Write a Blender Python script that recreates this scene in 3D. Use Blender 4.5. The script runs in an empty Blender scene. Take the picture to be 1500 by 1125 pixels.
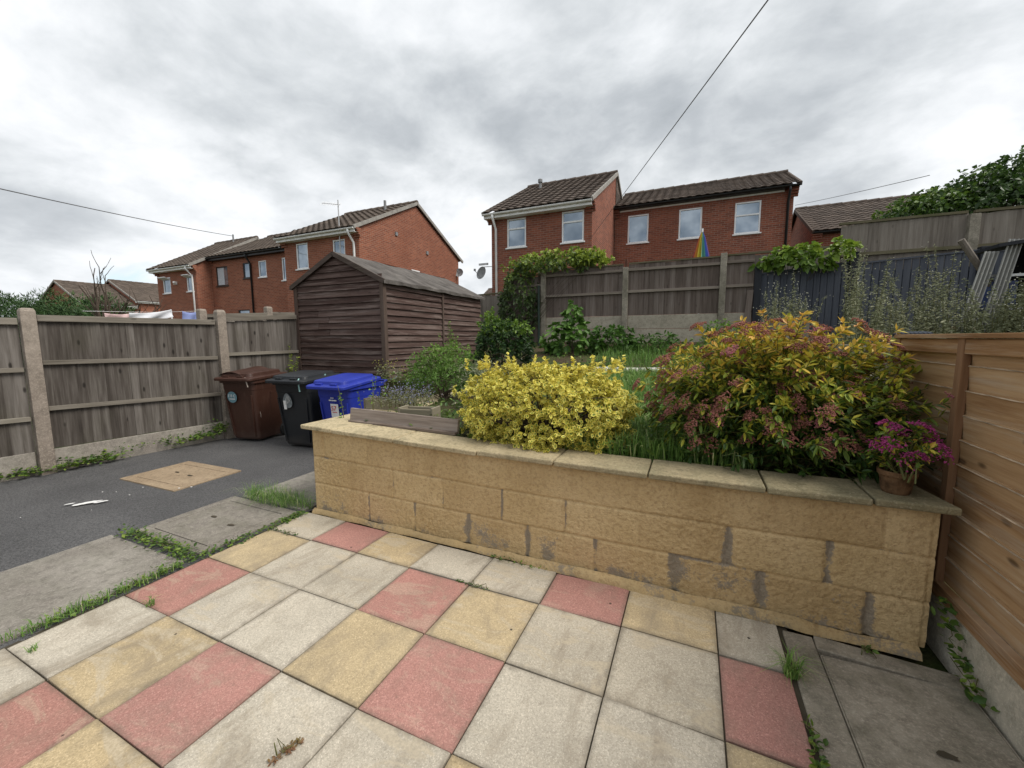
import bpy, bmesh, math, random
import numpy as np
from mathutils import Vector, Matrix
random.seed(7); rng = np.random.default_rng(11)
sc = bpy.context.scene
COL = sc.collection
PI = math.pi
def A(*a): return np.array(a, float)

# ------------------------------------------------------------------ mesh builder
class MB:
    def __init__(s): s.v=[]; s.f=[]; s.r=[]; s.m=[]; s.e=[]; s.n=0
    def add(s, verts, faces, rnd=None, mat=0, edge=None):
        verts=np.asarray(verts,float); b=s.n
        s.v.append(verts); s.n+=len(verts)
        s.e.append(np.zeros(len(verts)) if edge is None else np.asarray(edge,float))
        if isinstance(faces,np.ndarray): fl=(faces+b).tolist()
        else: fl=[[i+b for i in f] for f in faces]
        s.f+=fl
        if rnd is None: rnd=random.random()
        if np.isscalar(rnd): s.r+=[float(rnd)]*len(fl)
        else: s.r+=list(map(float,rnd))
        s.m+=[mat]*len(fl) if np.isscalar(mat) else list(mat)
        return b
    def obox(s, c, a, b, d, rnd=None, mat=0):
        c,a,b,d=[np.asarray(q,float) for q in (c,a,b,d)]
        if np.dot(np.cross(a,b),d)<0: a=-a
        V=[c-a-b-d,c+a-b-d,c+a+b-d,c-a+b-d,c-a-b+d,c+a-b+d,c+a+b+d,c-a+b+d]
        s.add(V,[[3,2,1,0],[4,5,6,7],[0,1,5,4],[1,2,6,5],[2,3,7,6],[3,0,4,7]],rnd,mat)
    def box(s,x0,x1,y0,y1,z0,z1,rnd=None,mat=0):
        s.obox(((x0+x1)/2,(y0+y1)/2,(z0+z1)/2),((x1-x0)/2,0,0),(0,(y1-y0)/2,0),(0,0,(z1-z0)/2),rnd,mat)
    def bar(s,p,q,w,t,up=(0,0,1),rnd=None,mat=0):
        p,q=A(*p),A(*q); d=(q-p); L=np.linalg.norm(d); d/=L
        sd=np.cross(d,A(*up)); sd/=np.linalg.norm(sd); u2=np.cross(sd,d)
        s.obox((p+q)/2,d*L/2,sd*w/2,u2*t/2,rnd,mat)
    def tube(s,pts,rad,n=6,rnd=None,mat=0,cap=True):
        pts=[np.asarray(p,float) for p in pts]; k=len(pts)
        if np.isscalar(rad): rad=[rad]*k
        V=[]; ref=A(.3,.2,.93)
        for i in range(k):
            d=pts[min(i+1,k-1)]-pts[max(i-1,0)]; d=d/(np.linalg.norm(d)+1e-9)
            if abs(np.dot(d,ref))>.95: ref=A(1,.1,0)
            a=np.cross(d,ref); a/=np.linalg.norm(a); b=np.cross(d,a)
            for j in range(n):
                t=2*PI*j/n; V.append(pts[i]+rad[i]*(a*math.cos(t)+b*math.sin(t)))
        F=[[i*n+j,(i+1)*n+j,(i+1)*n+(j+1)%n,i*n+(j+1)%n] for i in range(k-1) for j in range(n)]
        if cap: F+=[list(range(n)),list(range((k-1)*n,k*n))[::-1]]
        s.add(V,F,rnd,mat)
    def lathe(s,prof,c,n=20,rnd=None,mat=0):
        V=[];F=[]
        for r,z in prof:
            for j in range(n): V.append((c[0]+r*math.cos(2*PI*j/n),c[1]+r*math.sin(2*PI*j/n),c[2]+z))
        for i in range(len(prof)-1):
            for j in range(n): F.append([i*n+j,i*n+(j+1)%n,(i+1)*n+(j+1)%n,(i+1)*n+j])
        s.add(V,F,rnd,mat)
    def loft(s,rings,rnd=None,mat=0,cap0=True,cap1=True):
        n=len(rings[0]); V=[p for r in rings for p in r]; k=len(rings)
        F=[[i*n+j,i*n+(j+1)%n,(i+1)*n+(j+1)%n,(i+1)*n+j] for i in range(k-1) for j in range(n)]
        if cap0: F.append(list(range(n))[::-1])
        if cap1: F.append(list(range((k-1)*n,k*n)))
        s.add(V,F,rnd,mat)
    def poly(s,pts,rnd=None,mat=0): s.add(pts,[list(range(len(pts)))],rnd,mat)
    def build(s,name,mats,parent=None,loc=None,bevel=0,smooth=False,local=False):
        me=bpy.data.meshes.new(name)
        V=np.concatenate(s.v) if s.v else np.zeros((0,3))
        org=np.zeros(3) if loc is None else np.asarray(loc,float)
        if parent is not None and not local: org=np.array(wloc(parent))
        V=V-org
        me.from_pydata(V.tolist(),[],s.f)
        if not isinstance(mats,(list,tuple)): mats=[mats]
        for m in mats: me.materials.append(m)
        me.polygons.foreach_set('material_index',s.m)
        at=me.attributes.new('rnd','FLOAT','FACE'); at.data.foreach_set('value',s.r)
        ed=np.concatenate(s.e)
        if ed.any():
            at=me.attributes.new('edge','FLOAT','POINT'); at.data.foreach_set('value',ed)
        if smooth: me.polygons.foreach_set('use_smooth',[True]*len(s.f))
        me.update()
        o=bpy.data.objects.new(name,me); COL.objects.link(o)
        if parent is not None: o.parent=parent
        else: o.location=org
        if bevel:
            b=o.modifiers.new('bevel','BEVEL'); b.width=bevel; b.segments=2; b.limit_method='ANGLE'; b.angle_limit=math.radians(40)
        return o
def wloc(o):
    p=Vector((0,0,0))
    while o is not None: p+=o.location; o=o.parent
    return p
def empty(name,loc,label,cat,group=None):
    o=bpy.data.objects.new(name,None); COL.objects.link(o); o.location=loc; o.empty_display_size=.2
    return tag(o,label,cat,group)
def tag(o,label,cat,group=None):
    o['label']=label; o['category']=cat
    if group: o['group']=group
    return o
def kind(o,k): o['kind']=k; return o

# ------------------------------------------------------------------ value noise
def vn(p,seed=0):
    p=np.asarray(p,float); i=np.floor(p).astype(np.int64); f=p-i; f=f*f*(3-2*f)
    def h(a):
        n=(a[...,0]*374761393+a[...,1]*668265263+a[...,2]*2147483647+seed*974634777)&0xFFFFFFFF
        n=((n^(n>>13))*1274126177)&0xFFFFFFFF; n=n^(n>>16)
        return (n&0xFFFF)/65535.
    r=0
    for dx in (0,1):
        for dy in (0,1):
            for dz in (0,1):
                w=(f[...,0] if dx else 1-f[...,0])*(f[...,1] if dy else 1-f[...,1])*(f[...,2] if dz else 1-f[...,2])
                r=r+w*h(i+np.array([dx,dy,dz]))
    return r
def fbm(p,seed=0,o=4):
    p=np.asarray(p,float); r=0;a=.5;t=0
    for k in range(o): r=r+a*vn(p*2**k,seed+k); t+=a; a*=.5
    return r/t

# ------------------------------------------------------------------ materials
class NT:
    def __init__(s,name):
        s.m=bpy.data.materials.new(name); s.m.use_nodes=True; s.t=s.m.node_tree
        s.t.nodes.clear(); s.L=s.t.links
        s.P=s.t.nodes.new('ShaderNodeNewGeometry').outputs['Position']
    def nd(s,t,**k):
        n=s.t.nodes.new(t)
        for a,b in k.items(): setattr(n,a,b)
        return n
    def put(s,sock,v):
        if hasattr(v,'is_output') or isinstance(v,bpy.types.NodeSocket): s.L.new(v,sock)
        elif sock.type=='RGBA': sock.default_value=tuple(v)+((1,) if len(v)==3 else ())
        else: sock.default_value=v
    def attr(s,n): return s.nd('ShaderNodeAttribute',attribute_name=n).outputs['Fac']
    def math(s,op,a,b=0,c=0,clamp=False):
        n=s.nd('ShaderNodeMath',operation=op,use_clamp=clamp)
        for i,q in enumerate((a,b,c)): s.put(n.inputs[i],q)
        return n.outputs[0]
    def map(s,vec=None,scale=(1,1,1),loc=None):
        n=s.nd('ShaderNodeMapping'); s.put(n.inputs['Vector'],vec or s.P); n.inputs['Scale'].default_value=scale
        if loc is not None:
            cb=s.nd('ShaderNodeCombineXYZ')
            for i in range(3): s.put(cb.inputs[i],loc)
            s.L.new(cb.outputs[0],n.inputs['Location'])
        return n.outputs[0]
    def noise(s,scale,detail=4,vec=None,rough=.55,dist=0):
        n=s.nd('ShaderNodeTexNoise'); s.put(n.inputs['Vector'],vec or s.P)
        n.inputs['Scale'].default_value=scale; n.inputs['Detail'].default_value=detail; n.inputs['Roughness'].default_value=rough
        n.inputs['Distortion'].default_value=dist
        return n.outputs['Fac']
    def vor(s,scale,vec=None,feat='F1',out='Distance'):
        n=s.nd('ShaderNodeTexVoronoi',feature=feat); s.put(n.inputs['Vector'],vec or s.P); n.inputs['Scale'].default_value=scale
        return n.outputs[out]
    def ramp(s,fac,st,interp='LINEAR'):
        n=s.nd('ShaderNodeValToRGB'); s.put(n.inputs[0],fac); cr=n.color_ramp; cr.interpolation=interp
        while len(cr.elements)<len(st): cr.elements.new(.5)
        for e,(p,c) in zip(cr.elements,st):
            e.position=p; e.color=(tuple(c)+(1,))[:4] if not np.isscalar(c) else (c,c,c,1)
        return n.outputs[0]
    def mix(s,f,a,b,bl='MIX'):
        n=s.nd('ShaderNodeMix',data_type='RGBA',blend_type=bl,clamp_factor=True)
        s.put(n.inputs[0],f); s.put(n.inputs[6],a); s.put(n.inputs[7],b); return n.outputs[2]
    def sep(s,v=None):
        n=s.nd('ShaderNodeSeparateXYZ'); s.put(n.inputs[0],v or s.P); return n.outputs
    def comb(s,x,y,z):
        n=s.nd('ShaderNodeCombineXYZ')
        for i,q in enumerate((x,y,z)): s.put(n.inputs[i],q)
        return n.outputs[0]
    def bump(s,h,dist=.01,st=1,nrm=None):
        n=s.nd('ShaderNodeBump'); s.put(n.inputs['Height'],h); n.inputs['Distance'].default_value=dist; n.inputs['Strength'].default_value=st
        if nrm is not None: s.L.new(nrm,n.inputs['Normal'])
        return n.outputs[0]
    def out(s,col,rough=.85,bump=None,spec=.3,metal=0,transl=0):
        b=s.nd('ShaderNodeBsdfPrincipled'); s.put(b.inputs['Base Color'],col); s.put(b.inputs['Roughness'],rough)
        s.put(b.inputs['Specular IOR Level'],spec); s.put(b.inputs['Metallic'],metal)
        if bump is not None: s.L.new(bump,b.inputs['Normal'])
        o=s.nd('ShaderNodeOutputMaterial'); sh=b.outputs[0]
        if transl:
            t=s.nd('ShaderNodeBsdfTranslucent'); s.put(t.inputs[0],col)
            mx=s.nd('ShaderNodeMixShader'); mx.inputs[0].default_value=transl
            s.L.new(sh,mx.inputs[1]); s.L.new(t.outputs[0],mx.inputs[2]); sh=mx.outputs[0]
        s.L.new(sh,o.inputs[0]); return s.m

def wood(name,stops,axis='z',knots=.25,rough=.85,green=0,stretch=30,dirt=None):
    n=NT(name); r=n.attr('rnd')
    off=n.math('MULTIPLY',r,37.)
    sc_={'z':(stretch,stretch,1.6),'h':(1.6,1.6,stretch)}[axis]
    v=n.map(scale=sc_,loc=off)
    g=n.noise(1,6,v,.65,dist=.35)
    big=n.noise(1,4,n.map(scale={'z':(9,9,.9),'h':(.9,.9,7)}[axis],loc=off),.6)
    f=n.math('ADD',n.math('MULTIPLY',g,.55),n.math('ADD',n.math('MULTIPLY',big,.42),n.math('MULTIPLY',r,.2)))
    f=n.math('SUBTRACT',n.math('MULTIPLY',f,1.25),.2)
    c=n.ramp(f,stops)
    kn=n.vor(1,n.map(scale={'z':(8,8,3.2),'h':(3.2,3.2,8)}[axis],loc=off))
    k=n.ramp(kn,[(0,1),(.07,.9),(.14,0)])
    c=n.mix(n.math('MULTIPLY',k,knots),c,tuple(q*.35 for q in stops[0][1]))
    if green:
        z=n.noise(2.2,5); c=n.mix(n.math('MULTIPLY',n.ramp(z,[(.52,0),(.7,1)]),green),c,(.07,.075,.03))
    if dirt: # pale bleached streaks
        z=n.noise(1,5,n.map(scale={'z':(14,14,1),'h':(1.2,1.2,22)}[axis],loc=off),.7)
        c=n.mix(n.math('MULTIPLY',n.ramp(z,[(.5,0),(.72,1)]),.65),c,dirt)
    return n.out(c,rough,n.bump(g,.004,.8),.2)

W_OLD=wood('weathered_fence_wood',[(.2,(.03,.024,.02)),(.42,(.075,.064,.055)),(.58,(.135,.12,.106)),(.8,(.22,.2,.182)),(1,(.30,.28,.255))],'z',.85,green=.1)
W_OLD_=None
W_OLDH=wood('weathered_rail_wood',[(.15,(0.075,0.063,0.051)),(.5,(0.195,0.173,0.143)),(1,(0.390,0.360,0.300))],'h',.5,green=.15)
W_BACK=wood('brown_grey_fence_wood',[(.15,(0.054,0.041,0.034)),(.45,(0.121,0.095,0.081)),(.8,(0.216,0.182,0.162)),(1,(0.324,0.290,0.263))],'z',.5)
W_BACKH=wood('back_rail_wood',[(.15,(0.075,0.062,0.053)),(.5,(0.188,0.156,0.131)),(1,(0.338,0.300,0.250))],'h',.3,green=.2)
W_UP=wood('grey_fence_wood',[(.15,(0.072,0.060,0.050)),(.5,(0.186,0.162,0.138)),(1,(0.324,0.294,0.258))],'z',.35)
W_MOSS=wood('mossy_cap_wood',[(.15,(.06,.055,.03)),(.5,(.12,.105,.065)),(1,(.2,.18,.12))],'h',.2,green=.6)
W_NEW=wood('new_brown_fence_wood',[(.2,(.14,.066,.028)),(.42,(.30,.17,.08)),(.6,(.43,.275,.145)),(.8,(.52,.365,.215)),(1,(.60,.46,.31))],'h',.8,dirt=(.50,.41,.31),stretch=30)
W_NEWV=wood('new_fence_batten_wood',[(.15,(.15,.075,.038)),(.5,(.27,.155,.085)),(1,(.38,.25,.15))],'z',.3)
W_BLUE=wood('blue_grey_painted_wood',[(.15,(.03,.035,.046)),(.5,(.055,.062,.08)),(1,(.095,.103,.122))],'z',.15,rough=.6)
W_BLUED=wood('dark_painted_post',[(.15,(.012,.014,.018)),(.5,(.02,.022,.028)),(1,(.035,.038,.045))],'z',0,rough=.6)
W_SHED=wood('brown_stained_shed_wood',[(.2,(.022,.0125,.0105)),(.42,(.054,.032,.0265)),(.6,(.092,.06,.051)),(.8,(.145,.105,.092)),(1,(.2,.157,.142))],'h',.4,dirt=(.26,.21,.187),stretch=30)
W_TRIM=wood('shed_trim_wood',[(.15,(.035,.025,.02)),(.5,(.085,.065,.055)),(1,(.17,.14,.12))],'h',.1,green=.2)
W_TRIMV=wood('shed_corner_wood',[(.15,(.035,.02,.017)),(.5,(.075,.05,.04)),(1,(.14,.11,.09))],'z',.1)
W_PLANK=wood('weathered_plank_wood',[(.2,(.05,.034,.026)),(.42,(.13,.1,.08)),(.6,(.25,.205,.175)),(.8,(.36,.31,.27)),(1,(.42,.38,.34))],'h',.85,stretch=34)
W_PLANT=wood('planter_wood',[(.15,(.1,.085,.06)),(.5,(.2,.175,.125)),(1,(.3,.27,.2))],'h',.2,green=.4)

def concrete(name,c0,c1,moss=0,pits=1,scale=1,bd=.004):
    n=NT(name)
    a=n.noise(3*scale,6); b=n.noise(140*scale,3); s=n.vor(170*scale)
    c=n.mix(n.ramp(a,[(.3,0),(.7,1)]),c0,c1)
    c=n.mix(n.math('MULTIPLY',n.ramp(n.noise(16*scale,6,None,.7),[(.35,1),(.55,0)]),.5),c,tuple(q*.5 for q in c0))
    c=n.mix(n.math('MULTIPLY',n.ramp(n.noise(60*scale,4,None,.7),[(.5,0),(.75,1)]),.45),c,tuple(min(1,q*1.5) for q in c1))
    c=n.mix(n.math('MULTIPLY',n.ramp(s,[(0,1),(.25,0)]),.45*pits),c,tuple(q*.35 for q in c0))
    c=n.mix(n.math('MULTIPLY',n.ramp(b,[(.55,0),(.75,1)]),.35),c,tuple(min(1,q*1.7) for q in c1))
    if moss: c=n.mix(n.math('MULTIPLY',n.ramp(n.noise(6,5),[(.45,0),(.65,1)]),moss),c,(.045,.045,.02))
    return n.out(c,.93,n.bump(n.math('ADD',b,n.math('MULTIPLY',a,.5)),bd,.9),.2)
C_POST=concrete('aggregate_concrete',(.2,.165,.135),(.36,.31,.26),.1,1.3,.6)
C_POSTB=concrete('back_post_concrete',(.2,.18,.145),(.32,.29,.24),.35,1,.6)
C_GB=concrete('gravel_board_concrete',(.24,.21,.18),(.36,.33,.29),.25)
C_GBB=concrete('pale_gravel_board',(.3,.27,.215),(.44,.4,.33),.15,.6)
C_SLAB=concrete('grey_path_concrete',(.19,.17,.145),(.33,.305,.265),.25)
C_SLABR=concrete('dark_grey_slab',(.23,.203,.16),(.42,.375,.305),.4)
C_LID=concrete('weathered_lid_concrete',(.17,.15,.13),(.31,.285,.24),.3)
C_MAN=concrete('sandy_manhole',(.27,.2,.13),(.38,.29,.195),.1,.8)
C_PLINTH=concrete('pale_render',(.44,.40,.32),(.60,.56,.47),.2,.2)

def slab_mat(name,c,worn):
    n=NT(name); r=n.attr('rnd')
    big=n.noise(2.3,5,n.map(loc=n.math('MULTIPLY',r,9)),.6); sp=n.noise(210,2); sp2=n.vor(260,out='Color')
    spv=n.nd('ShaderNodeSeparateColor'); n.L.new(sp2,spv.inputs[0])
    col=n.mix(n.ramp(big,[(.35,0),(.7,1)]),tuple(q*.86 for q in c),tuple(min(.9,q*1.1) for q in c))
    col=n.mix(n.math('MULTIPLY',n.ramp(spv.outputs[0],[(.8,0),(.86,1)]),.4),col,tuple(min(.8,q*1.45+.07) for q in c))
    col=n.mix(n.math('MULTIPLY',n.ramp(spv.outputs[1],[(.82,0),(.88,1)]),.38),col,tuple(q*.42 for q in c))
    st=n.noise(1,6,n.map(scale=(5,2.2,3),loc=n.math('MULTIPLY',r,5)),.7,dist=.6)
    col=n.mix(n.math('MULTIPLY',n.ramp(st,[(.5,0),(.68,1)]),worn),col,(.25,.205,.15))
    col=n.mix(n.math('MULTIPLY',n.ramp(n.noise(38,3),[(.64,0),(.74,1)]),.35),col,(.1,.085,.06))
    film=n.noise(1,7,n.map(scale=(2.6,6,3),loc=n.math('MULTIPLY',r,23)),.68,dist=1.2)
    col=n.mix(n.math('MULTIPLY',n.ramp(film,[(.53,0),(.6,1)]),n.math('MULTIPLY',n.ramp(r,[(.25,0),(.5,1)]),worn*1.1)),col,(.50,.43,.32))
    bl=n.noise(3.2,6,n.map(loc=n.math('MULTIPLY',r,3)),.7)
    col=n.mix(n.math('MULTIPLY',n.ramp(bl,[(.52,0),(.72,1)]),.38),col,(.20,.175,.135))
    s_=n.sep(); fx_=n.math('FRACT',n.math('DIVIDE',n.math('ADD',s_[0],2.981),.45)); fy_=n.math('FRACT',n.math('DIVIDE',n.math('SUBTRACT',11.891,s_[1]),.45))
    pp=lambda q:n.math('MINIMUM',q,n.math('SUBTRACT',1,q))
    de=n.math('ADD',n.math('MINIMUM',pp(fx_),pp(fy_)),n.math('MULTIPLY',n.math('SUBTRACT',n.noise(14,5,None,.7),.5),.16))
    col=n.mix(n.math('MULTIPLY',n.ramp(de,[(0,1),(.055,0)]),.55),col,(.13,.11,.085))
    col=n.mix(n.ramp(n.vor(4.3),[(.028,1),(.034,0)]),col,(.05,.042,.035))
    col=n.mix(n.math('MULTIPLY',n.ramp(n.noise(95,3,None,.7),[(.42,1),(.55,0)]),.35),col,tuple(q*.55 for q in c))
    col=n.mix(n.math('MULTIPLY',n.math('SUBTRACT',r,.5),.7),col,(.8,.75,.65),'MULTIPLY')
    return n.out(col,.9,n.bump(n.math('ADD',sp,big),.003,.6),.25)
S_PALE=slab_mat('pale_buff_paving',(.50,.45,.365),.75)
S_RED=slab_mat('red_paving',(.42,.215,.18),.3)
S_YEL=slab_mat('yellow_paving',(.50,.395,.24),.7)
n=NT('tarmac'); b=n.noise(160,3); v=n.vor(190); big=n.noise(1.2,5)
c=n.mix(n.ramp(big,[(.3,0),(.7,1)]),(.12,.118,.119),(.19,.187,.186))
c=n.mix(n.math('MULTIPLY',n.ramp(v,[(0,1),(.25,0)]),.55),c,(.27,.265,.26))
c=n.mix(n.math('MULTIPLY',n.ramp(n.noise(70,5,None,.75),[(.4,1),(.56,0)]),.6),c,(.035,.035,.036))
c=n.mix(n.math('MULTIPLY',n.ramp(n.vor(21),[(0,1),(.035,1),(.05,0)]),.5),c,(.4,.38,.35))
TARMAC=n.out(c,.85,n.bump(n.math('ADD',b,n.math('MULTIPLY',v,1.)),.008,1),.3)
n=NT('dark_joint_soil'); JOINT=n.out(n.mix(n.noise(25,4),(.035,.028,.02),(.09,.075,.05)),.95)
n=NT('white_paint_spill'); PAINTW=n.out((.75,.74,.72),.7)
n=NT('garden_soil'); a=n.noise(2,5); b=n.noise(30,4)
SOIL=n.out(n.mix(n.ramp(a,[(.4,0),(.6,1)]),n.mix(b,(.05,.035,.022),(.12,.09,.06)),n.mix(b,(.03,.05,.012),(.07,.1,.03))),.95,n.bump(b,.03,1),.1)

# masonry paint wall : 'edge' attribute on points = how far the paint is gone
n=NT('ochre_painted_block'); w=n.attr('edge'); b=n.noise(95,4); a=n.noise(2.5,5); sg=n.noise(28,4)
col=n.mix(n.ramp(a,[(.3,0),(.7,1)]),(.50,.36,.18),(.60,.45,.25))
rb=n.attr('rnd'); col=n.mix(n.math('MULTIPLY',n.math('SUBTRACT',1,rb),.35),col,(.62,.55,.48),'MULTIPLY')
col=n.mix(n.math('MULTIPLY',n.ramp(n.noise(45,5,None,.75),[(.36,1),(.52,0)]),.5),col,(.25,.16,.075))
col=n.mix(n.math('MULTIPLY',n.ramp(n.noise(1,5,n.map(scale=(7,7,1.5)),.7),[(.52,0),(.75,1)]),.4),col,(.27,.165,.07))
wm=n.ramp(n.math('ADD',w,n.math('ADD',n.math('MULTIPLY',n.math('SUBTRACT',sg,.5),.9),n.math('MULTIPLY',n.math('SUBTRACT',b,.5),1.0))),[(.42,0),(.66,1)])
col=n.mix(wm,col,n.mix(b,(.16,.13,.10),(.36,.30,.22)))
zz=n.sep()[2]
gm=n.ramp(n.math('ADD',n.math('MULTIPLY',zz,-3.2),n.math('ADD',n.noise(5,5),.15)),[(.3,0),(.8,1)])
col=n.mix(n.math('MULTIPLY',gm,.4),col,(.12,.1,.045))
PAINTWALL=n.out(col,.8,n.bump(n.math('ADD',b,n.math('MULTIPLY',sg,1.5)),.006,.9),.25)
n=NT('coping_stone'); x=n.sep()[0]; b=n.noise(120,3); a=n.noise(4,5)
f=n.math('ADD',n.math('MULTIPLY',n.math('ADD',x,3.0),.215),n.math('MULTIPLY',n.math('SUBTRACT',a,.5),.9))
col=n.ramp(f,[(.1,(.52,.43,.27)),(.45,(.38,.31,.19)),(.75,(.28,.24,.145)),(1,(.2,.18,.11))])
col=n.mix(n.math('MULTIPLY',n.ramp(n.noise(9,6,None,.7),[(.5,0),(.68,1)]),.55),col,(.11,.1,.055))
col=n.mix(n.math('MULTIPLY',n.ramp(n.vor(150),[(0,1),(.25,0)]),.5),col,(.1,.085,.05))
col=n.mix(n.math('MULTIPLY',n.ramp(n.noise(48,5,None,.75),[(.36,1),(.52,0)]),.5),col,(.12,.1,.06))
col=n.mix(n.math('MULTIPLY',n.ramp(n.noise(75,4,None,.7),[(.54,0),(.7,1)]),.4),col,(.6,.53,.38))
COPING=n.out(col,.9,n.bump(n.math('ADD',b,a),.006,.9),.2)

def brick(name,c1,c2,mort):
    n=NT(name); s_=n.sep(); u=n.math('ADD',s_[0],s_[1])
    bt=n.nd('ShaderNodeTexBrick'); n.L.new(n.comb(u,s_[2],0),bt.inputs['Vector'])
    for k,v in dict(Scale=1.,**{'Mortar Size':.009,'Mortar Smooth':.3,'Bias':0.,'Brick Width':.225,'Row Height':.075}).items(): bt.inputs[k].default_value=v
    n.put(bt.inputs['Color1'],c1); n.put(bt.inputs['Color2'],c2); n.put(bt.inputs['Mortar'],mort)
    c=n.mix(n.math('MULTIPLY',n.ramp(n.noise(.7,5),[(.35,0),(.7,1)]),.45),bt.outputs[0],tuple(q*.55 for q in c1))
    c=n.mix(.35,c,n.mix(n.noise(13,3),(.55,.55,.55),(1.4,1.4,1.4)),'MULTIPLY')
    return n.out(c,.9,n.bump(bt.outputs['Fac'],-.008,.6),.2)
BR=brick('red_brick',(.30,.10,.06),(.175,.058,.04),(.29,.21,.165))
BRL=brick('orange_red_brick',(.33,.115,.066),(.215,.072,.045),(.33,.225,.165))
def tile(name,c0,c1):
    n=NT(name); r=n.attr('rnd'); a=n.noise(5,5)
    c=n.mix(n.math('ADD',n.math('MULTIPLY',r,.55),n.math('MULTIPLY',a,.5)),c0,c1)
    c=n.mix(n.math('MULTIPLY',n.ramp(n.noise(16,4),[(.6,0),(.72,1)]),.5),c,(.13,.125,.09))
    return n.out(c,.85,n.bump(n.noise(60,3),.004,.5),.25)
T_DARK=tile('dark_brown_roof_tile',(.045,.034,.028),(.135,.105,.086))
T_BRN=tile('brown_roof_tile',(.06,.046,.037),(.155,.122,.098))
def plain(name,c,rough=.5,var=.12,spec=.4,sc_=6,metal=0,bd=0):
    n=NT(name); a=n.noise(sc_,5)
    col=n.mix(n.ramp(a,[(.3,0),(.7,1)]),tuple(q*(1-var) for q in c),tuple(min(1,q*(1+var)) for q in c))
    return n.out(col,rough,n.bump(n.noise(sc_*12,3),bd,.6) if bd else None,spec,metal)
UPVC=plain('white_upvc',(.8,.81,.82),.4,.06); UPVCG=plain('weathered_white_fascia',(.84,.84,.83),.5,.12)
BLK=plain('black_plastic_gutter',(.014,.014,.015),.4); VERGE=plain('grey_verge_mortar',(.28,.265,.24),.9,.25)
DKBR=plain('dark_window_frame',(.03,.02,.016),.45)
LEAD=plain('lead_grey',(.22,.225,.23),.6); METAL=plain('aerial_metal',(.45,.45,.45),.4,.1,.5,metal=.6)
CURT=plain('net_curtain',(.5,.52,.56),.9,.2,.2,20); CURTB=plain('patterned_curtain',(.2,.2,.26),.9,.6,.2,9)
n=NT('window_glass'); a=n.noise(1.1,3)
GLASS=n.out(n.mix(n.ramp(a,[(.35,0),(.65,1)]),(.17,.22,.28),(.40,.46,.52)),.05,None,.6,.7)
FELT=None
n=NT('roof_felt'); a=n.noise(1,6,n.map(scale=(2,5,6)),.65); b=n.noise(70,3)
FELT=n.out(n.mix(n.ramp(a,[(.3,0),(.7,1)]),(.055,.049,.045),(.16,.146,.133)),.95,n.bump(b,.004,.7),.15)

def plastic(name,c,scratch):
    n=NT(name); a=n.noise(2.2,5); b=n.noise(1,5,n.map(scale=(9,9,2)),.7)
    col=n.mix(n.ramp(a,[(.3,0),(.7,1)]),tuple(q*.85 for q in c),tuple(q*1.12 for q in c))
    col=n.mix(n.math('MULTIPLY',n.ramp(b,[(.55,0),(.8,1)]),.35),col,scratch)
    zz=n.sep()[2]; gr=n.ramp(n.math('ADD',n.math('MULTIPLY',zz,-2.2),n.math('ADD',n.noise(7,5),.2)),[(.3,0),(.8,1)])
    col=n.mix(n.math('MULTIPLY',gr,.3),col,(.11,.095,.08))
    col=n.mix(n.math('MULTIPLY',n.ramp(n.noise(1,6,n.map(scale=(40,40,5)),.75),[(.6,0),(.7,1)]),.3),col,scratch)
    return n.out(col,n.ramp(a,[(.2,.42),(.8,.6)]),n.bump(n.noise(170,2),.0012,.6),.4)
BIN_BR=plastic('brown_bin_plastic',(.05,.021,.014),(.13,.085,.065)); BIN_BK=plastic('black_bin_plastic',(.013,.015,.018),(.05,.05,.055)); BIN_BL=plastic('blue_bin_plastic',(.016,.032,.30),(.12,.14,.34))
RUB=plain('black_rubber',(.015,.015,.015),.7); WHITE=plain('white_label',(.7,.7,.69),.6,.05); REDINK=plain('red_print',(.5,.03,.04),.6)
TEAL=plain('pale_blue_sticker',(.13,.25,.30),.5,.1); GREYST=plain('grey_sticker',(.17,.19,.2),.6,.3,.3,40); STRAP=plain('pale_strap',(.4,.34,.29),.8,.25); STRAPG=plain('green_strap',(.25,.42,.4),.8,.2)
TERRA=plain('aged_terracotta',(.13,.075,.04),.9,.55,.15,22,0,.004)

def leafmat(name,stops,edgecol=None,rough=.45,transl=.25,spec=.35,thr=(.35,.6)):
    n=NT(name); r=n.attr('rnd')
    f=n.math('ADD',r,n.math('MULTIPLY',n.math('SUBTRACT',n.noise(9,3),.5),.25))
    c=n.ramp(f,stops)
    if edgecol:
        e=n.math('ADD',n.attr('edge'),n.math('MULTIPLY',n.math('SUBTRACT',n.noise(70,2),.5),.35))
        c=n.mix(n.ramp(e,[(thr[0],0),(thr[1],1)]),edgecol,c)
    return n.out(c,rough,None,spec,0,transl)
L_EUO=leafmat('variegated_leaf',[(0,(.07,.13,.02)),(.4,(.17,.24,.035)),(.62,(.38,.39,.06)),(.8,(.68,.61,.12)),(1,(.80,.72,.18))],(.80,.70,.15),thr=(.2,.62))
L_SPI=leafmat('spirea_leaf',[(0,(.02,.05,.012)),(.3,(.05,.105,.02)),(.5,(.19,.26,.03)),(.68,(.47,.42,.045)),(.85,(.64,.43,.07)),(1,(.68,.36,.11))],rough=.5)
L_DARK=leafmat('dark_glossy_leaf',[(0,(0.013,0.027,0.009)),(.5,(0.027,0.062,0.016)),(.75,(0.088,0.163,0.025)),(1,(0.225,0.338,0.044))],rough=.35)
L_IVY=leafmat('ivy_leaf',[(0,(0.036,0.060,0.024)),(.45,(0.072,0.114,0.036)),(.7,(0.168,0.240,0.036)),(1,(0.360,0.432,0.060))],rough=.45)
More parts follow.
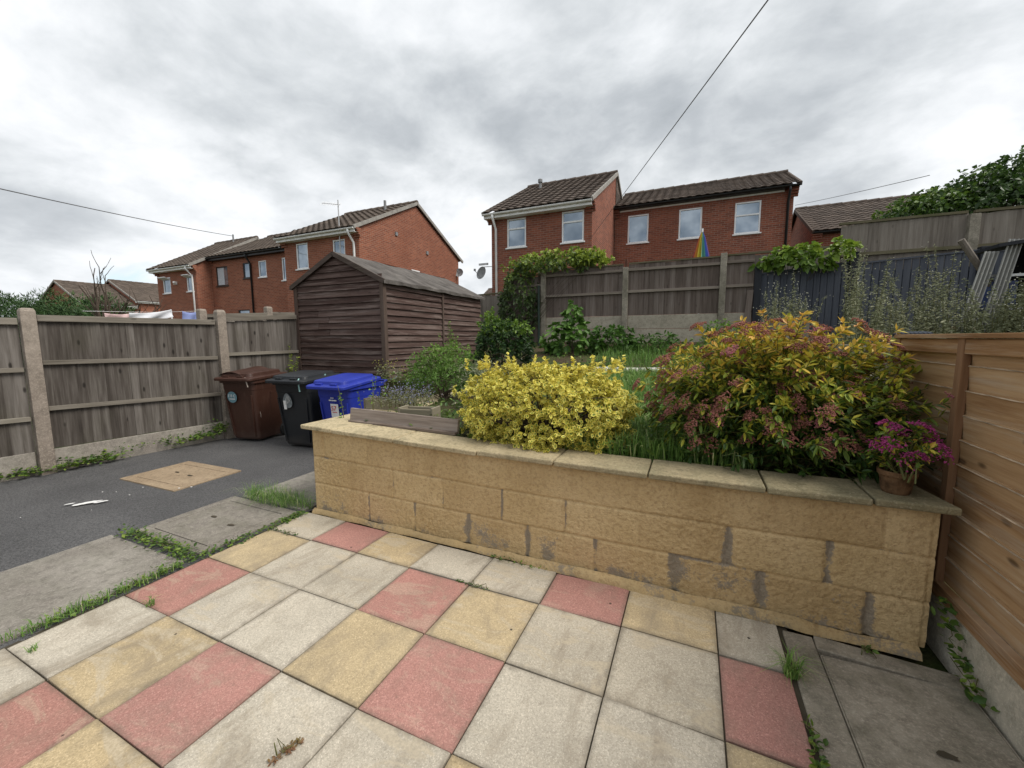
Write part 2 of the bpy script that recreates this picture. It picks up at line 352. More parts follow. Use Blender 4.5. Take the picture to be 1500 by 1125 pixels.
L_HAZ=leafmat('broad_green_leaf',[(0,(0.034,0.081,0.020)),(.5,(0.074,0.162,0.022)),(1,(0.176,0.311,0.068))],rough=.5)
L_VINE=leafmat('bright_vine_leaf',[(0,(0.060,0.120,0.018)),(.5,(0.156,0.252,0.030)),(1,(0.360,0.456,0.060))],rough=.45)
L_FRESH=leafmat('fresh_green_leaf',[(0,(0.054,0.115,0.020)),(.5,(0.115,0.216,0.034)),(1,(0.230,0.351,0.061))],rough=.5)
L_GREY=leafmat('grey_green_leaf',[(0,(0.098,0.112,0.063)),(.5,(0.224,0.245,0.140)),(.8,(0.350,0.350,0.231)),(1,(0.504,0.462,0.308))],rough=.7)
L_CON=leafmat('conifer_spray',[(0,(0.016,0.039,0.013)),(.5,(0.039,0.085,0.023)),(1,(0.091,0.156,0.039))],rough=.6,transl=.1)
L_TREE=leafmat('tree_leaf',[(0,(0.019,0.040,0.010)),(.5,(0.044,0.094,0.018)),(.85,(0.125,0.213,0.031)),(1,(0.213,0.300,0.044))],rough=.45)
L_GRASS=leafmat('grass_blade',[(0,(0.075,0.150,0.035)),(.5,(0.150,0.288,0.056)),(.85,(0.250,0.388,0.094)),(1,(0.475,0.475,0.250))],rough=.5,transl=.3)
L_WEED=leafmat('ground_weed_leaf',[(0,(0.044,0.094,0.019)),(.5,(0.100,0.175,0.031)),(.9,(0.188,0.263,0.037)),(1,(.21,.11,.06))],rough=.5)
F_PINK=leafmat('spirea_flower',[(0,(.2,.085,.06)),(.4,(.33,.14,.11)),(.7,(.40,.17,.16)),(1,(.42,.11,.2))],rough=.8,transl=.15,spec=.1)
F_MAG=leafmat('magenta_flower',[(0,(.16,.05,.05)),(.3,(.26,.045,.12)),(1,(.42,.07,.24))],rough=.8,transl=.15,spec=.1)
F_BLUE=leafmat('lavender_flower',[(0,(.13,.13,.2)),(1,(.27,.27,.4))],rough=.8)
F_WHITE=leafmat('pale_seed_head',[(0,(.35,.34,.27)),(1,(.6,.6,.52))],rough=.8)
F_YEL=leafmat('yellow_flower',[(0,(.3,.29,.05)),(1,(.42,.4,.09))],rough=.8)
n=NT('bark'); BARK=n.out(n.mix(n.noise(30,4),(.045,.033,.024),(.12,.095,.075)),.9,n.bump(n.noise(60,3),.004,.8),.1)
n=NT('green_stem'); STEM=n.out(n.mix(n.noise(30,3),(.09,.06,.025),(.1,.13,.035)),.7)

# ------------------------------------------------------------------ foliage helpers
def unit(v): return v/(np.linalg.norm(v,axis=-1,keepdims=True)+1e-9)
def rdir(N): return unit(rng.normal(size=(N,3)))
def leaves(mb,P,D,Nn,L,W,rnd,fold=.18,droop=.15,simple=False,mat=0):
    N=len(P); D=unit(D); S=unit(np.cross(D,Nn)); U=np.cross(S,D)
    L=np.broadcast_to(L,(N,)).reshape(N,1); w=L*W*.5
    dz=np.zeros((N,3)); dz[:,2]=-1
    if simple:
        V=np.stack([P,P+D*L*.5+S*w,P+D*L+dz*L*droop,P+D*L*.5-S*w],1).reshape(-1,3)
        base=np.arange(N)[:,None]*4
        F=np.stack([base+[0,1,2],base+[0,2,3]],1).reshape(-1,3); k=2; E=None
    else:
        V=np.stack([P,P+D*L*.28+S*w*.82,P+D*L*.62+S*w*.9+dz*L*droop*.4,P+D*L+dz*L*droop,P+D*L*.62-S*w*.9+dz*L*droop*.4,P+D*L*.28-S*w*.82,
                    P+D*L*.47-U*w*2*fold+dz*L*droop*.2],1).reshape(-1,3)
        base=np.arange(N)[:,None]*7
        F=np.stack([base+[6,i,(i+1)%6] for i in range(6)],1).reshape(-1,3); k=6
        E=np.tile([0,0,0,0,0,0,1.],N)
    mb.add(V,F,np.repeat(np.clip(rnd,0,1),k),mat,E)
def blades(mb,P,H,lean,w,rnd):
    N=len(P); th=rng.uniform(0,2*PI,N); d=np.stack([np.cos(th),np.sin(th),0*th],1); s=np.stack([-np.sin(th),np.cos(th),0*th],1)
    H=H.reshape(N,1); lean=lean.reshape(N,1); w=np.broadcast_to(w,(N,)).reshape(N,1); z=np.array([[0,0,1.]])
    a=P; b=P+z*H*.55+d*H*lean*.3; c=P+z*H*(.95-.45*np.clip(lean,0,1.4))+d*H*lean
    V=np.stack([a-s*w,a+s*w,b-s*w*.8,b+s*w*.8,c],1).reshape(-1,3); B=np.arange(N)[:,None]*5
    q=(B+[0,1,3,2]).tolist(); t=(B+[2,3,4]).tolist()
    b0=mb.n; mb.add(V,q+t,np.concatenate([rnd,rnd]))
def florets(mb,P,r,rnd,mat=0):
    N=len(P); O=np.array([[1,0,0],[-1,0,0],[0,1,0],[0,-1,0],[0,0,1],[0,0,-1.]])
    r=np.broadcast_to(r,(N,)).reshape(N,1,1)
    V=(P[:,None,:]+O[None]*r*rng.uniform(.7,1.3,(N,6,1))).reshape(-1,3); B=np.arange(N)[:,None]*6
    F=np.stack([B+q for q in ([0,2,4],[2,1,4],[1,3,4],[3,0,4],[2,0,5],[1,2,5],[3,1,5],[0,3,5])],1).reshape(-1,3)
    mb.add(V,F,np.repeat(rnd,8),mat)
def shell(N,c,r,pw=2.,inner=.7,lump=.22,freq=2.2,seed=0,zmin=-1):
    d=rdir(N*3); d=d[d[:,2]>zmin][:N]
    k=1/(np.sum(np.abs(d)**pw,1)**(1/pw))
    lm=1+lump*(fbm(d*freq+5,seed,3)-.5)*2
    u=rng.uniform(inner**3,1,len(d))**(1/3)
    P=d*(k*lm*u)[:,None]*np.array(r)+np.array(c)
    nrm=unit(d/np.array(r)*min(r)); return P,nrm,u
def bush(mb,N,c,r,L,W,rndf,per=5,spread=.8,pw=2.,inner=.65,lump=.25,freq=2.2,seed=0,zmin=-.6,droop=.15,simple=False,fold=.18,up=.25):
    """clusters of leaves round twig tips, spread through the outer volume"""
    P,nr,u=shell(N,c,r,pw,inner,lump,freq,seed,zmin); n_=len(P)
    ax=unit(nr+np.array([0,0,up])+.35*rng.normal(size=(n_,3)))
    Pn=np.repeat(P,per,0); an=np.repeat(ax,per,0); un=np.repeat(u,per)
    D=unit(an*(1-spread*.6)+rdir(len(Pn))*spread)
    Nn=unit(an+.3*rng.normal(size=(len(Pn),3)))
    LL=L*rng.uniform(.65,1.2,len(Pn))
    hz=(Pn[:,2]-c[2])/r[2]
    leaves(mb,Pn+D*L*.1,D,Nn,LL,W,rndf(hz,un,len(Pn)),fold,droop,simple)
    return P
def twigs(mb,base,tips,r0=.008,n=4,bow=.15,seg=4):
    for t in tips:
        b=np.array(base)+rng.normal(size=3)*.03*np.array([1,1,0]); t=np.array(t); mid=rng.normal(size=3)*bow*.3*np.linalg.norm(t-b)
        pts=[b+(t-b)*s+mid*math.sin(PI*s)+np.array([0,0,1])*bow*math.sin(PI*s)*np.linalg.norm(t-b)*.5 for s in np.linspace(0,1,seg+1)]
        mb.tube(pts,[r0*(1-.75*s) for s in np.linspace(0,1,seg+1)],n)

# ------------------------------------------------------------------ camera
f_,yaw,pit,rol,CH=591.66,-.4204,.1121,-.0043,1.48
fw=Vector((math.sin(yaw)*math.cos(pit),math.cos(yaw)*math.cos(pit),-math.sin(pit))); rt=Vector((math.cos(yaw),-math.sin(yaw),0)); up=rt.cross(fw)
R=rt*math.cos(rol)+up*math.sin(rol); U=up*math.cos(rol)-rt*math.sin(rol)
cam=bpy.data.cameras.new('camera'); co=bpy.data.objects.new('camera',cam); COL.objects.link(co)
mw=Matrix((R,U,-fw)).transposed().to_4x4(); mw.translation=(0,0,CH); co.matrix_world=mw
cam.sensor_width=36; cam.lens=f_/1500*36; cam.clip_start=.05; cam.clip_end=2000
sc.camera=co

# ------------------------------------------------------------------ ground heights
def hz(x,y):
    """ground height"""
    if (-2.8<x<1.04 and y>2.5) or (1.04<=x<1.12 and y>3) or (-6.5<x<=-2.8 and y>4.75):
        g=np.interp(y,[2.5,6.3,8.4,9.3,9.5,11,14,30],[.66,.93,1.2,1.32,1.5,1.3,1.2,1.0])
        return g
    if x>=1.04: return np.interp(y,[0,2.9,4,7,9.6,10,12],[-.06,-.06,.7,1.3,1.5,1.9,1.5])
    if x<=-6.5: return np.interp(y,[0,3,9,30],[-.06,0,.6,1.0])
    return -.06
xs=np.concatenate([[-600,-250,-120,-70,-45,-30,-22,-16,-12,-9,-7.5],np.arange(-6.7,-2.95,.35),[-2.85,-2.75],np.arange(-2.5,1.05,.25),[1.08,1.15],np.arange(1.5,5,.5),[6,8,12,20,40,90,200,600]])
ys=np.concatenate([[-600,-200,-60,-20,-6,-2,0,1,2,2.42,2.56],np.arange(2.8,9.3,.3),[9.38,9.5,10,11,12,14,18,25,40,80,200,600]])
mb=MB(); nx,ny=len(xs),len(ys)
V=[(x,y,hz(x,y)+(.05*(fbm(A(x*1.7,y*1.7,0),3)-.5) if y>2.6 and y<12 else 0)) for y in ys for x in xs]
mb.add(V,[[j*nx+i,j*nx+i+1,(j+1)*nx+i+1,(j+1)*nx+i] for j in range(ny-1) for i in range(nx-1)])
kind(mb.build('ground',SOIL),'structure')
# driveway with the dried paint on it
mb=MB(); X=np.linspace(-6.75,-3.0,26); Y=np.concatenate([np.linspace(-3,4.9,50)])
V=[(x,y,-.012+.012*(fbm(A(x,y,1),9)-.5)) for y in Y for x in X]; q=len(X)
mb.add(V,[[j*q+i,j*q+i+1,(j+1)*q+i+1,(j+1)*q+i] for j in range(len(Y)-1) for i in range(q-1)])
dr=A(.088,.17); dr/=np.linalg.norm(dr); pr_=A(-dr[1],dr[0])
t_=np.linspace(0,2*PI,49)[:-1]; ct=A(-5.0,1.655)
for sc_,cc,k0 in ((1,ct,0),(.55,ct+dr*.1-pr_*.05,7),(.4,ct-dr*.12+pr_*.05,13)):
    pp=[]
    for a in t_:
        q_=(.6+1.0*fbm(A(math.cos(a)*2.5+k0,math.sin(a)*2.5,0),3))*sc_; e=cc+dr*.08*q_*math.cos(a)+pr_*.028*q_*math.sin(a); pp.append((e[0],e[1],.004+.0004*k0))
    mb.poly(pp,0,1)
for k in range(9):
    cx,cy=ct[0]+rng.normal()*.3,ct[1]+rng.normal()*.3; r_=rng.uniform(.003,.009); t=np.linspace(0,2*PI,7)[:-1]
    mb.poly([(cx+r_*2*math.cos(a)*rng.uniform(.6,1.2),cy+r_*math.sin(a)*rng.uniform(.6,1.2),.011+.0003*k) for a in t],0,1)
kind(mb.build('driveway',[TARMAC,PAINTW]),'structure')
# patio
pat={0:'PRYPPRYP',1:'YPPRYPPR',2:'RPPYRPPY',3:'PYRPPYPR',4:'PRYPPRPY',5:'YPPRYPRP',6:'PPYPRPPY'}
mb=MB(); x0=-2.981; mi={'P':0,'R':1,'Y':2}
mb.box(-3.02,.5,-.6,2.34,-.05,-.011,.5,3)
for j,rw in pat.items():
    ya=2.325 if j==0 else 1.991-.45*(j-1); yb=1.991-.45*j
    for i,cc in enumerate(rw):
        xa=x0+.45*i; xb=xa+.45 if i<7 else .455
        g=.0028; z=.0015*rng.normal(); tx,ty=rng.normal(size=2)*.0022
        mb.obox(((xa+xb)/2,(ya+yb)/2,-.02+z),((xb-xa)/2-g,0,tx),(0,(ya-yb)/2-g,ty),(0,0,.02),rng.uniform(),mi[cc])
kind(mb.build('patio',[S_PALE,S_RED,S_YEL,JOINT],bevel=.0035),'structure')
# grey concrete slabs beside the patio
mb=MB()
for xa,xb,ya,yb,m in ((-4.0,-3.06,-.35,.62,0),(-4.02,-3.06,.63,1.44,0),(-3.86,-3.03,2.34,3.25,0)):
    mb.obox(((xa+xb)/2,(ya+yb)/2,-.02),((xb-xa)/2,0,.002*rng.normal()),(0,(yb-ya)/2,0),(0,0,.022),None,m)
mb.box(-4.05,-3.0,-1,3.3,-.05,-.03,.5,1)
kind(mb.build('concrete_path',[C_SLAB,JOINT],bevel=.006),'structure')
mb=MB()
mb.box(.475,.60,-.6,2.30,-.045,0,None,0)
mb.obox((.86,2.25,-.022),(.255,-.02,0),(.004,.05,0),(0,0,.022),None,0)
mb.box(.47,1.16,-.6,2.34,-.06,-.035,.5,1)
kind(mb.build('side_path',[C_SLABR,JOINT],bevel=.006),'structure')

def cover(name,label,x0,x1,y0,y1,m,rot,fr,slots,g=.007):
    c=((x0+x1)/2,(y0+y1)/2,0); t=empty(name,c,label,'manhole cover','manhole covers'); hx,hy=(x1-x0)/2,(y1-y0)/2
    mb=MB()
    for a in ((-hx,hx,-hy,-hy+fr),(-hx,hx,hy-fr,hy),(-hx,-hx+fr,-hy+fr,hy-fr),(hx-fr,hx,-hy+fr,hy-fr)): mb.box(c[0]+a[0],c[0]+a[1],c[1]+a[2],c[1]+a[3],-.03,.003,.5)
    mb.build('frame',m,t,bevel=.004)
    mb=MB(); mb.box(c[0]-hx+fr+g,c[0]+hx-fr-g,c[1]-hy+fr+g,c[1]+hy-fr-g,-.03,.002,.4); l=mb.build('lid',m,t,bevel=.003)
    for sx,sy in slots:
        mb=MB(); p=[]
        for a in np.linspace(0,2*PI,13)[:-1]:
            p.append((c[0]+sx+.034*math.cos(a)*rng.uniform(.7,1.25),c[1]+sy+.016*math.sin(a)*rng.uniform(.6,1.3),.0065))
        mb.poly(p); mb.build('lifting_slot',JOINT,l)
    t.rotation_euler=(0,0,rot)
    return t
cover('manhole_cover','sandy orange square manhole cover set into the black tarmac',-5.59,-4.63,2.13,2.80,C_MAN,.03,.1,((-.12,.02),(.14,.0)))
cover('manhole_cover','grey concrete manhole cover with two lifting holes beside the weedy patio edge',-3.93,-3.06,1.54,2.30,C_LID,.0,.085,((-.12,.02),(.17,-.02)))
cover('manhole_cover','dark worn slab cover with one ragged hole in the corner beside the fence',.603,1.115,1.2,2.175,C_SLABR,.0,.006,((.02,.1),),.0008)

# ------------------------------------------------------------------ retaining wall
def ctop(x): return np.interp(x,[-3.05,-2,-1.3,-.2,.5,1.1],[.768,.744,.728,.722,.727,.737])
wall=empty('retaining_wall',(-.95,2.45,0),'low ochre painted block retaining wall with stone coping beside the patio','garden wall')
TOPJ=[-2.784,-2.315,-1.85,-1.396,-.932,-.473,-.047,.4,.857]; MIDJ=[-2.533,-2.063,-1.609,-1.135,-.692,-.253,.22,.655]; BOTJ=[-2.8,-2.316,-1.862,-1.405,-.946,-.497,-.044,.378,.826]
WORN={('T',0):1,('M',1):.6,('M',2):.6,('M',3):.8,('M',4):.7,('M',6):1.7,('M',7):1.3,('B',1):.7,('B',2):.9,('B',3):1.5,('B',4):1.3,('B',5):1.,('B',6):2.2,('B',7):1.7,('B',8):1.4}
GX=np.arange(-2.9,1.046,.0065); GZ=np.arange(.035,.74,.0065)
XX,ZZ=np.meshgrid(GX,GZ); Zt=ctop(XX)-.036; ZZ=.035+(ZZ-.035)*(Zt-.035)/(.735-.035)
zr=(ZZ-.035)/(Zt-.035); wob=.012*(fbm(np.stack([XX*3,zr*2,0*XX],-1),5)-.5)*2
crs=np.clip((zr*3+wob*4).astype(int),0,2)
pn=np.stack([XX,ZZ,0*XX],-1)
dj=np.minimum(np.abs(zr-1/3+wob),np.abs(zr-2/3+wob))*.7
h=-.009*np.exp(-(dj/.0075)**2)*(.5+.9*fbm(pn*6,21)); wear=.75*np.exp(-(dj/.01)**2)*np.clip(fbm(pn*4,31)*2.8-1.25,0,1)
for key,J,ci in (('T',TOPJ,2),('M',MIDJ,1),('B',BOTJ,0)):
    for k,xj in enumerate(J):
        wq=WORN.get((key,k),.15); m=(crs==ci)
        wx=.010*(fbm(np.stack([XX*0+k,ZZ*9,XX*0+ci],-1),8)-.5)*2
        d=np.abs(XX-xj+wx); wd=.006+.016*max(0,wq-.6)*(.3+1.4*fbm(pn*9,41))
        h-=m*(.002+.009*min(wq,1.3))*np.exp(-(d/wd)**2); wear+=m*1.25*min(1,wq)*np.exp(-(d/(wd*1.1))**2)*(wq>.4)*np.clip(fbm(pn*8,17+k)*2.6-.62,0,1)
lw=np.clip((.42-zr)*1.6,0,.6)*np.clip(fbm(pn*5,61)*2.6-1.1,0,1); wear+=lw*1.5
# pebbly flaking paint, strongest low down and to the right
fl=np.clip(fbm(pn*2.2,71)*2.4-.8,0,1)*np.clip(1.25-zr*.9,0,1)
h+=.0075*fl*(fbm(pn*72,81,2)-.5)*2+.0012*(fbm(pn*80,82,2)-.5)*2+.0018*(fbm(pn*10,91)-.5)+.004*(fbm(pn*1.6,95)-.5)
h+=np.where(np.abs(XX-1.04)<.02,-.012*fbm(pn*20,3),0)
ed=np.clip(wear+.22*fl*(fbm(pn*60,83,2)<.4),0,1)
V=np.stack([XX,2.36-h,ZZ],-1).reshape(-1,3); q=len(GX); I=(np.arange(len(GZ)-1)[:,None]*q+np.arange(q-1)[None]).reshape(-1)
bid=np.zeros_like(XX)
for J,ci in ((TOPJ,2),(MIDJ,1),(BOTJ,0)): bid=np.where(crs==ci,np.searchsorted(np.array(J),XX)+20*ci,bid)
br_=np.random.default_rng(5).uniform(size=80)[bid.astype(int)].reshape(-1)[I]
mb=MB(); mb.add(V,np.stack([I,I+1,I+q+1,I+q],1),br_,0,ed.reshape(-1))
o=mb.build('block_face',PAINTWALL,wall,smooth=True)
mb=MB(); mb.box(-2.885,1.035,2.40,2.58,-.02,.675,.5); mb.box(-2.9,-2.7,2.582,4.6,-.02,.69,.5)
mb.build('wall_core',PAINTWALL,wall)
# left return end of the front face, jagged right end
mb=MB()
GY=np.arange(2.362,4.6,.02); gz=np.arange(0,.72,.02); YY,Z2=np.meshgrid(GY,gz); p2=np.stack([YY,Z2,0*YY],-1)
hh=.006*(fbm(p2*8,14)-.5)-.006*np.exp(-(np.minimum(np.abs(Z2-.24),np.abs(Z2-.48))/.01)**2)
V=np.stack([-2.905-hh,YY,Z2],-1).reshape(-1,3); q=len(GY); I=(np.arange(len(gz)-1)[:,None]*q+np.arange(q-1)[None]).reshape(-1)
mb.add(V,np.stack([I+q,I+q+1,I+1,I],1),.5,0,np.clip(fbm(p2*4,3)*2-1,0,1).reshape(-1)); mb.build('return_face',PAINTWALL,wall,smooth=True)
mb=MB(); GX2=np.arange(-2.92,1.03,.02); rows=[]
for (dy,dz) in ((.0,.042),(-.010,.036),(-.026,.03),(-.034,.0)):
    rows.append([(x,2.356+dy*(.6+.9*fbm(A(x*5,dz*9,0),7))*(1.15 if x>-1 else .8),max(.002,dz*(.55+.9*fbm(A(x*4,3,dz),5)))) for x in GX2])
V=np.array(rows).reshape(-1,3); q=len(GX2); I=(np.arange(3)[:,None]*q+np.arange(q-1)[None]).reshape(-1)
mb.add(V,np.stack([I+q,I+q+1,I+1,I],1),.5,0,np.clip(fbm(V*7,13)*1.6-.55,0,1)); mb.build('mortar_fillet',PAINTWALL,wall,smooth=True)
CJ=[-3.0,-2.605,-2.02,-1.31,-.766,-.204,.371,.80,1.10]
for k in range(8):
    xa,xb=CJ[k]+.004,CJ[k+1]-.004; za,zb=ctop(xa),ctop(xb); dz=.003*rng.normal(); mb=MB()
    if k==0:
        ring=lambda z:[(xa-.003,2.325,z+za),(xb-.05,2.327,z+zb),(xb+.17,2.63,z+zb),(-2.66,3.1,z+zb),(-2.66,4.6,z+zb),(xa-.0,4.6,z+za)]
        mb.loft([ring(-.036),ring(0)])
    else:
        sk=.22 if k==1 else 0
        yb=2.63; cut=(.0,.02)[k==7]
        ring=lambda z:[(xa-(.05 if k==1 else 0),2.327+rng.normal()*.002,z+za+dz),(xb,2.327-cut*.3,z+zb+dz),(xb-cut*4,yb+(.2 if k==7 else 0),z+zb+dz),(xa+(.17 if k==1 else 0),yb,z+za+dz)]
        mb.loft([ring(-.035),ring(0)])
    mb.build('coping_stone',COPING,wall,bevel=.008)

# ------------------------------------------------------------------ fences
def vboards(mb,p,q,z0,z1,n_,t=.012,nrm=None,zj=.006,lap=.012):
    p,q=A(*p),A(*q); d=q-p; L=np.linalg.norm(d); d/=L; nr=A(-d[1],d[0]) if nrm is None else A(*nrm); w=L/n_
    for i in range(n_):
        c=p+d*(i+.5)*w; za=z0 if np.isscalar(z0) else z0[0]+(z0[1]-z0[0])*(i+.5)/n_; zb=z1 if np.isscalar(z1) else z1[0]+(z1[1]-z1[0])*(i+.5)/n_
        zb+=rng.normal()*zj; hh=(zb-za)/2; yaw_=rng.normal()*.004
        # feather edge: one side thicker
        a=(d*(w+lap)/2+nr*(.0045+yaw_)); 
        mb.obox((c[0],c[1],za+hh),(a[0],a[1],0),(nr[0]*t/2,nr[1]*t/2,0),(0,0,hh),rng.uniform())
def rail(mb,p,q,z,w=.05,t=.04,off=0,nrm=(0,0)):
    zz=(z,z) if np.isscalar(z) else z
    mb.bar((p[0]+nrm[0]*off,p[1]+nrm[1]*off,zz[0]),(q[0]+nrm[0]*off,q[1]+nrm[1]*off,zz[1]),t,w)
def cpost(t,x,y,z0,z1,w,m,cap=True,rot=0,notch=None):
    mb=MB(); a=A(math.cos(rot),math.sin(rot)); b=A(-a[1],a[0]); h=w/2
    def ring(s,z): return [(x+s*h*(i*a[0]+j*b[0]),y+s*h*(i*a[1]+j*b[1]),z) for i,j in ((-1,-1),(1,-1),(1,1),(-1,1))]
    rs=[ring(1.04,z0),ring(1,z1-.035)]
    rs+= [ring(.8,z1-.005),ring(.45,z1)] if cap else [ring(.97,z1)]
    mb.loft(rs); return mb.build('concrete_post',m,t,bevel=.006)
# left fence
lf=empty('wooden_fence',(-6.55,2.8,0),'weathered grey boarded fence with concrete posts along the tarmac drive','fence')
FP=[(-6.80,.05),(-6.625,1.90),(-6.45,3.765),(-6.375,4.98)]
nf=A(1,-.09); nf/=np.linalg.norm(nf)
for k in range(3):
    p,q=A(*FP[k]),A(*FP[k+1]); d=(q-p)/np.linalg.norm(q-p); s0=p+d*.07; s1=q-d*(.07 if k<2 else .0)
    nb=21 if k<2 else 14; zt0=1.735+.01*k; mb=MB()
    zo=(-.05,0,.02)[k]
    vboards(mb,s0,s1,.26 if k==1 else .2,(1.73+zo,1.745+zo) if k<2 else (1.75,1.83),nb,nrm=nf); mb.build('fence_panel',W_OLD,lf)
    zs=((1.725,1.735),(1.235,1.215),(.72,.675)) if k<2 else ((1.78,1.85),(1.24,1.25),(.7,.7))
    for zi,(za,zb) in enumerate(zs):
        mb=MB(); rail(mb,s0,s1,(za+zo,zb+zo),.07 if zi==0 else .05,.035,.028,nf); mb.build('rail',W_OLDH,lf,bevel=.004)
    mb=MB(); a=(s0+s1)/2; hl=np.linalg.norm(s1-s0)/2
    mb.obox((a[0],a[1],.11),(d[0]*hl,d[1]*hl,0),(nf[0]*.02,nf[1]*.02,0),(0,0,.14)); mb.build('gravel_board',C_GB,lf,bevel=.006)
for k,zt in ((1,1.83),(2,1.92)): cpost(lf,FP[k][0]+.03,FP[k][1],-.05,zt,.115,C_POST,rot=-.09)
# fence of the next garden, seen over the left fence
nfz=empty('wooden_fence',(-8.4,5.6,.2),'grey fence top with two concrete posts beyond the drive fence','fence')
P2=[(-8.2,4.5),(-8.2,5.78),(-8.2,7.4)]
for k in range(2):
    mb=MB(); vboards(mb,(P2[k][0],P2[k][1]+.06),(P2[k+1][0],P2[k+1][1]-.06),.4,(1.93,2.02) if k==0 else (2.02,2.08),13,nrm=(1,0)); mb.build('fence_panel',W_UP,nfz)
    mb=MB(); rail(mb,(-8.2,P2[k][1]+.06),(-8.2,P2[k+1][1]-.06),(1.92,2.01) if k==0 else (2.03,2.09),.06,.05,.03,(1,0)); mb.build('rail',W_OLDH,nfz)
for k,zt in ((0,2.04),(1,2.17)): cpost(nfz,P2[k][0],P2[k][1],0,zt,.12,C_POST)
# back fence
bf=empty('wooden_fence',(-1.4,9.35,1.3),'grey brown back fence on pale concrete gravel boards below the brick houses','fence')
BX=[-5.3,-3.33,-1.42,.49,1.03]; n0=(0,-1)
for k in range(4):
    xa,xb=BX[k]+.06,BX[k+1]-.06
    if k==3: xb=BX[4]
    zb=1.98; mb=MB(); zt=(3.03,3.05) if k else (2.5,2.98)
    if k==0: vboards(mb,(-4.35,9.37),(xb,9.37),1.35,(2.93,2.98),10,nrm=n0)
    else: vboards(mb,(xa,9.37),(xb,9.37),zb,(3.05+.015*k,3.06+.015*k),max(4,int((xb-xa)/.105)),nrm=n0)
    mb.build('fence_panel',W_BACK,bf)
    for zr_ in ((2.94,2.47) if k else (2.75,2.0)):
        mb=MB(); rail(mb,(xa if k else -4.3,9.35),(xb,9.35),zr_+.012*k,.055,.04,.02,n0); mb.build('rail',W_BACKH,bf,bevel=.003)
    mb=MB(); rail(mb,(xa if k else -4.35,9.37),(xb,9.37),(3.075+.015*k) if k else 3.0,.03,.06); mb.build('capping',W_MOSS,bf)
    if k:
        for za,zb2 in ((1.68,1.975),(1.37,1.674)):
            mb=MB(); mb.box(xa,xb,9.35,9.39,za,zb2); mb.build('gravel_board',C_GBB,bf,bevel=.006)
for k,zt in ((1,3.05),(2,3.02),(3,3.16)): cpost(bf,BX[k],9.34,1.2,zt,.115,C_POSTB,cap=False)
mb=MB(); mb.box(-1.44,-1.39,9.33,9.38,2.99,3.2); mb.build('post_stub',plain('rusty_metal',(.1,.04,.025),.9,.3),bf)
mb=MB(); mb.bar((.93,9.27,1.55),(.98,9.27,2.4),.1,.03,(0,1,0)); mb.build('loose_board',W_BACK,bf)
# lower grey fence between the shed and the ivy
sf=empty('wooden_fence',(-5,9.5,1.2),'short low grey fence section between the shed roof and the ivy','fence')
mb=MB(); vboards(mb,(-5.9,9.45),(-4.37,9.45),1.2,(2.56,2.6),13,nrm=n0); mb.build('fence_panel',W_UP,sf)
mb=MB(); rail(mb,(-5.9,9.45),(-4.37,9.45),(2.59,2.63),.04,.06); mb.build('capping',W_MOSS,sf)
# blue fence
bl=empty('painted_fence',(2.2,9.5,1.4),'blue grey painted fence of wide vertical boards with dark posts','fence')
PB=[(1.10,9.36),(2.62,9.5),(4.45,9.75),(6.2,10.0)]; TB=[(2.70,2.83),(2.80,2.93),(2.9,2.95)]
for k in range(3):
    p,q=A(*PB[k]),A(*PB[k+1]); d=(q-p)/np.linalg.norm(q-p); nb_=A(d[1],-d[0]); s0=p+d*.06;s1=q-d*.06
    mb=MB(); nbd=13 if k==0 else 15
    vboards(mb,s0,s1,1.3,TB[k],nbd,t=.014,nrm=nb_,zj=.003,lap=-.018)
    a=(s0+s1)/2; mb.obox((a[0]-nb_[0]*.018,a[1]-nb_[1]*.018,2),((s1-s0)[0]/2,(s1-s0)[1]/2,0),(nb_[0]*.008,nb_[1]*.008,0),(0,0,.68),.1); mb.build('fence_panel',W_BLUE,bl)
    mb=MB(); rail(mb,s0,s1,(TB[k][0]+.015,TB[k][1]+.015),.03,.05); mb.build('capping',W_BLUE,bl)
for (x,y),zt in ((PB[0],2.86),(PB[1],3.02),(PB[2],3.0)):
    mb=MB(); mb.box(x-.06,x+.06,y-.06,y+.06,1.2,zt); mb.build('fence_post',W_BLUED,bl,bevel=.006)
# upper fence behind the blue one
uf=empty('wooden_fence',(3.5,10.1,1.9),'tall pale grey fence with mossy top standing behind the blue fence','fence')
UX=[2.5,4.42,6.3]
for k in range(2):
    mb=MB(); vboards(mb,(UX[k]+.06,10.12),(UX[k+1]-.06,10.12),1.9,(3.63,3.66),18,nrm=n0); mb.build('fence_panel',W_UP,uf)
    mb=MB(); rail(mb,(UX[k]+.02,10.12),(UX[k+1]-.07,10.12),3.675,.045,.07); mb.build('capping',W_MOSS,uf)
    mb=MB(); rail(mb,(UX[k]+.06,10.1),(UX[k+1]-.06,10.1),3.07,.06,.04,.02,n0); mb.build('rail',W_MOSS,uf)
mb=MB(); vboards(mb,(1.0,10.12),(2.42,10.12),1.9,(3.2,3.24),13,nrm=n0); mb.build('fence_panel',W_UP,uf)
mb=MB(); rail(mb,(1.0,10.12),(2.42,10.12),3.255,.045,.07); mb.build('capping',W_MOSS,uf)
cpost(uf,UX[1],10.08,1.8,3.62,.14,C_POSTB,cap=False); cpost(uf,UX[0]-.02,10.08,1.8,3.3,.13,C_POSTB,cap=False)
mb=MB(); mb.box(5.14,5.2,10.02,10.06,2.6,3.72); mb.build('batten',W_UP,uf)
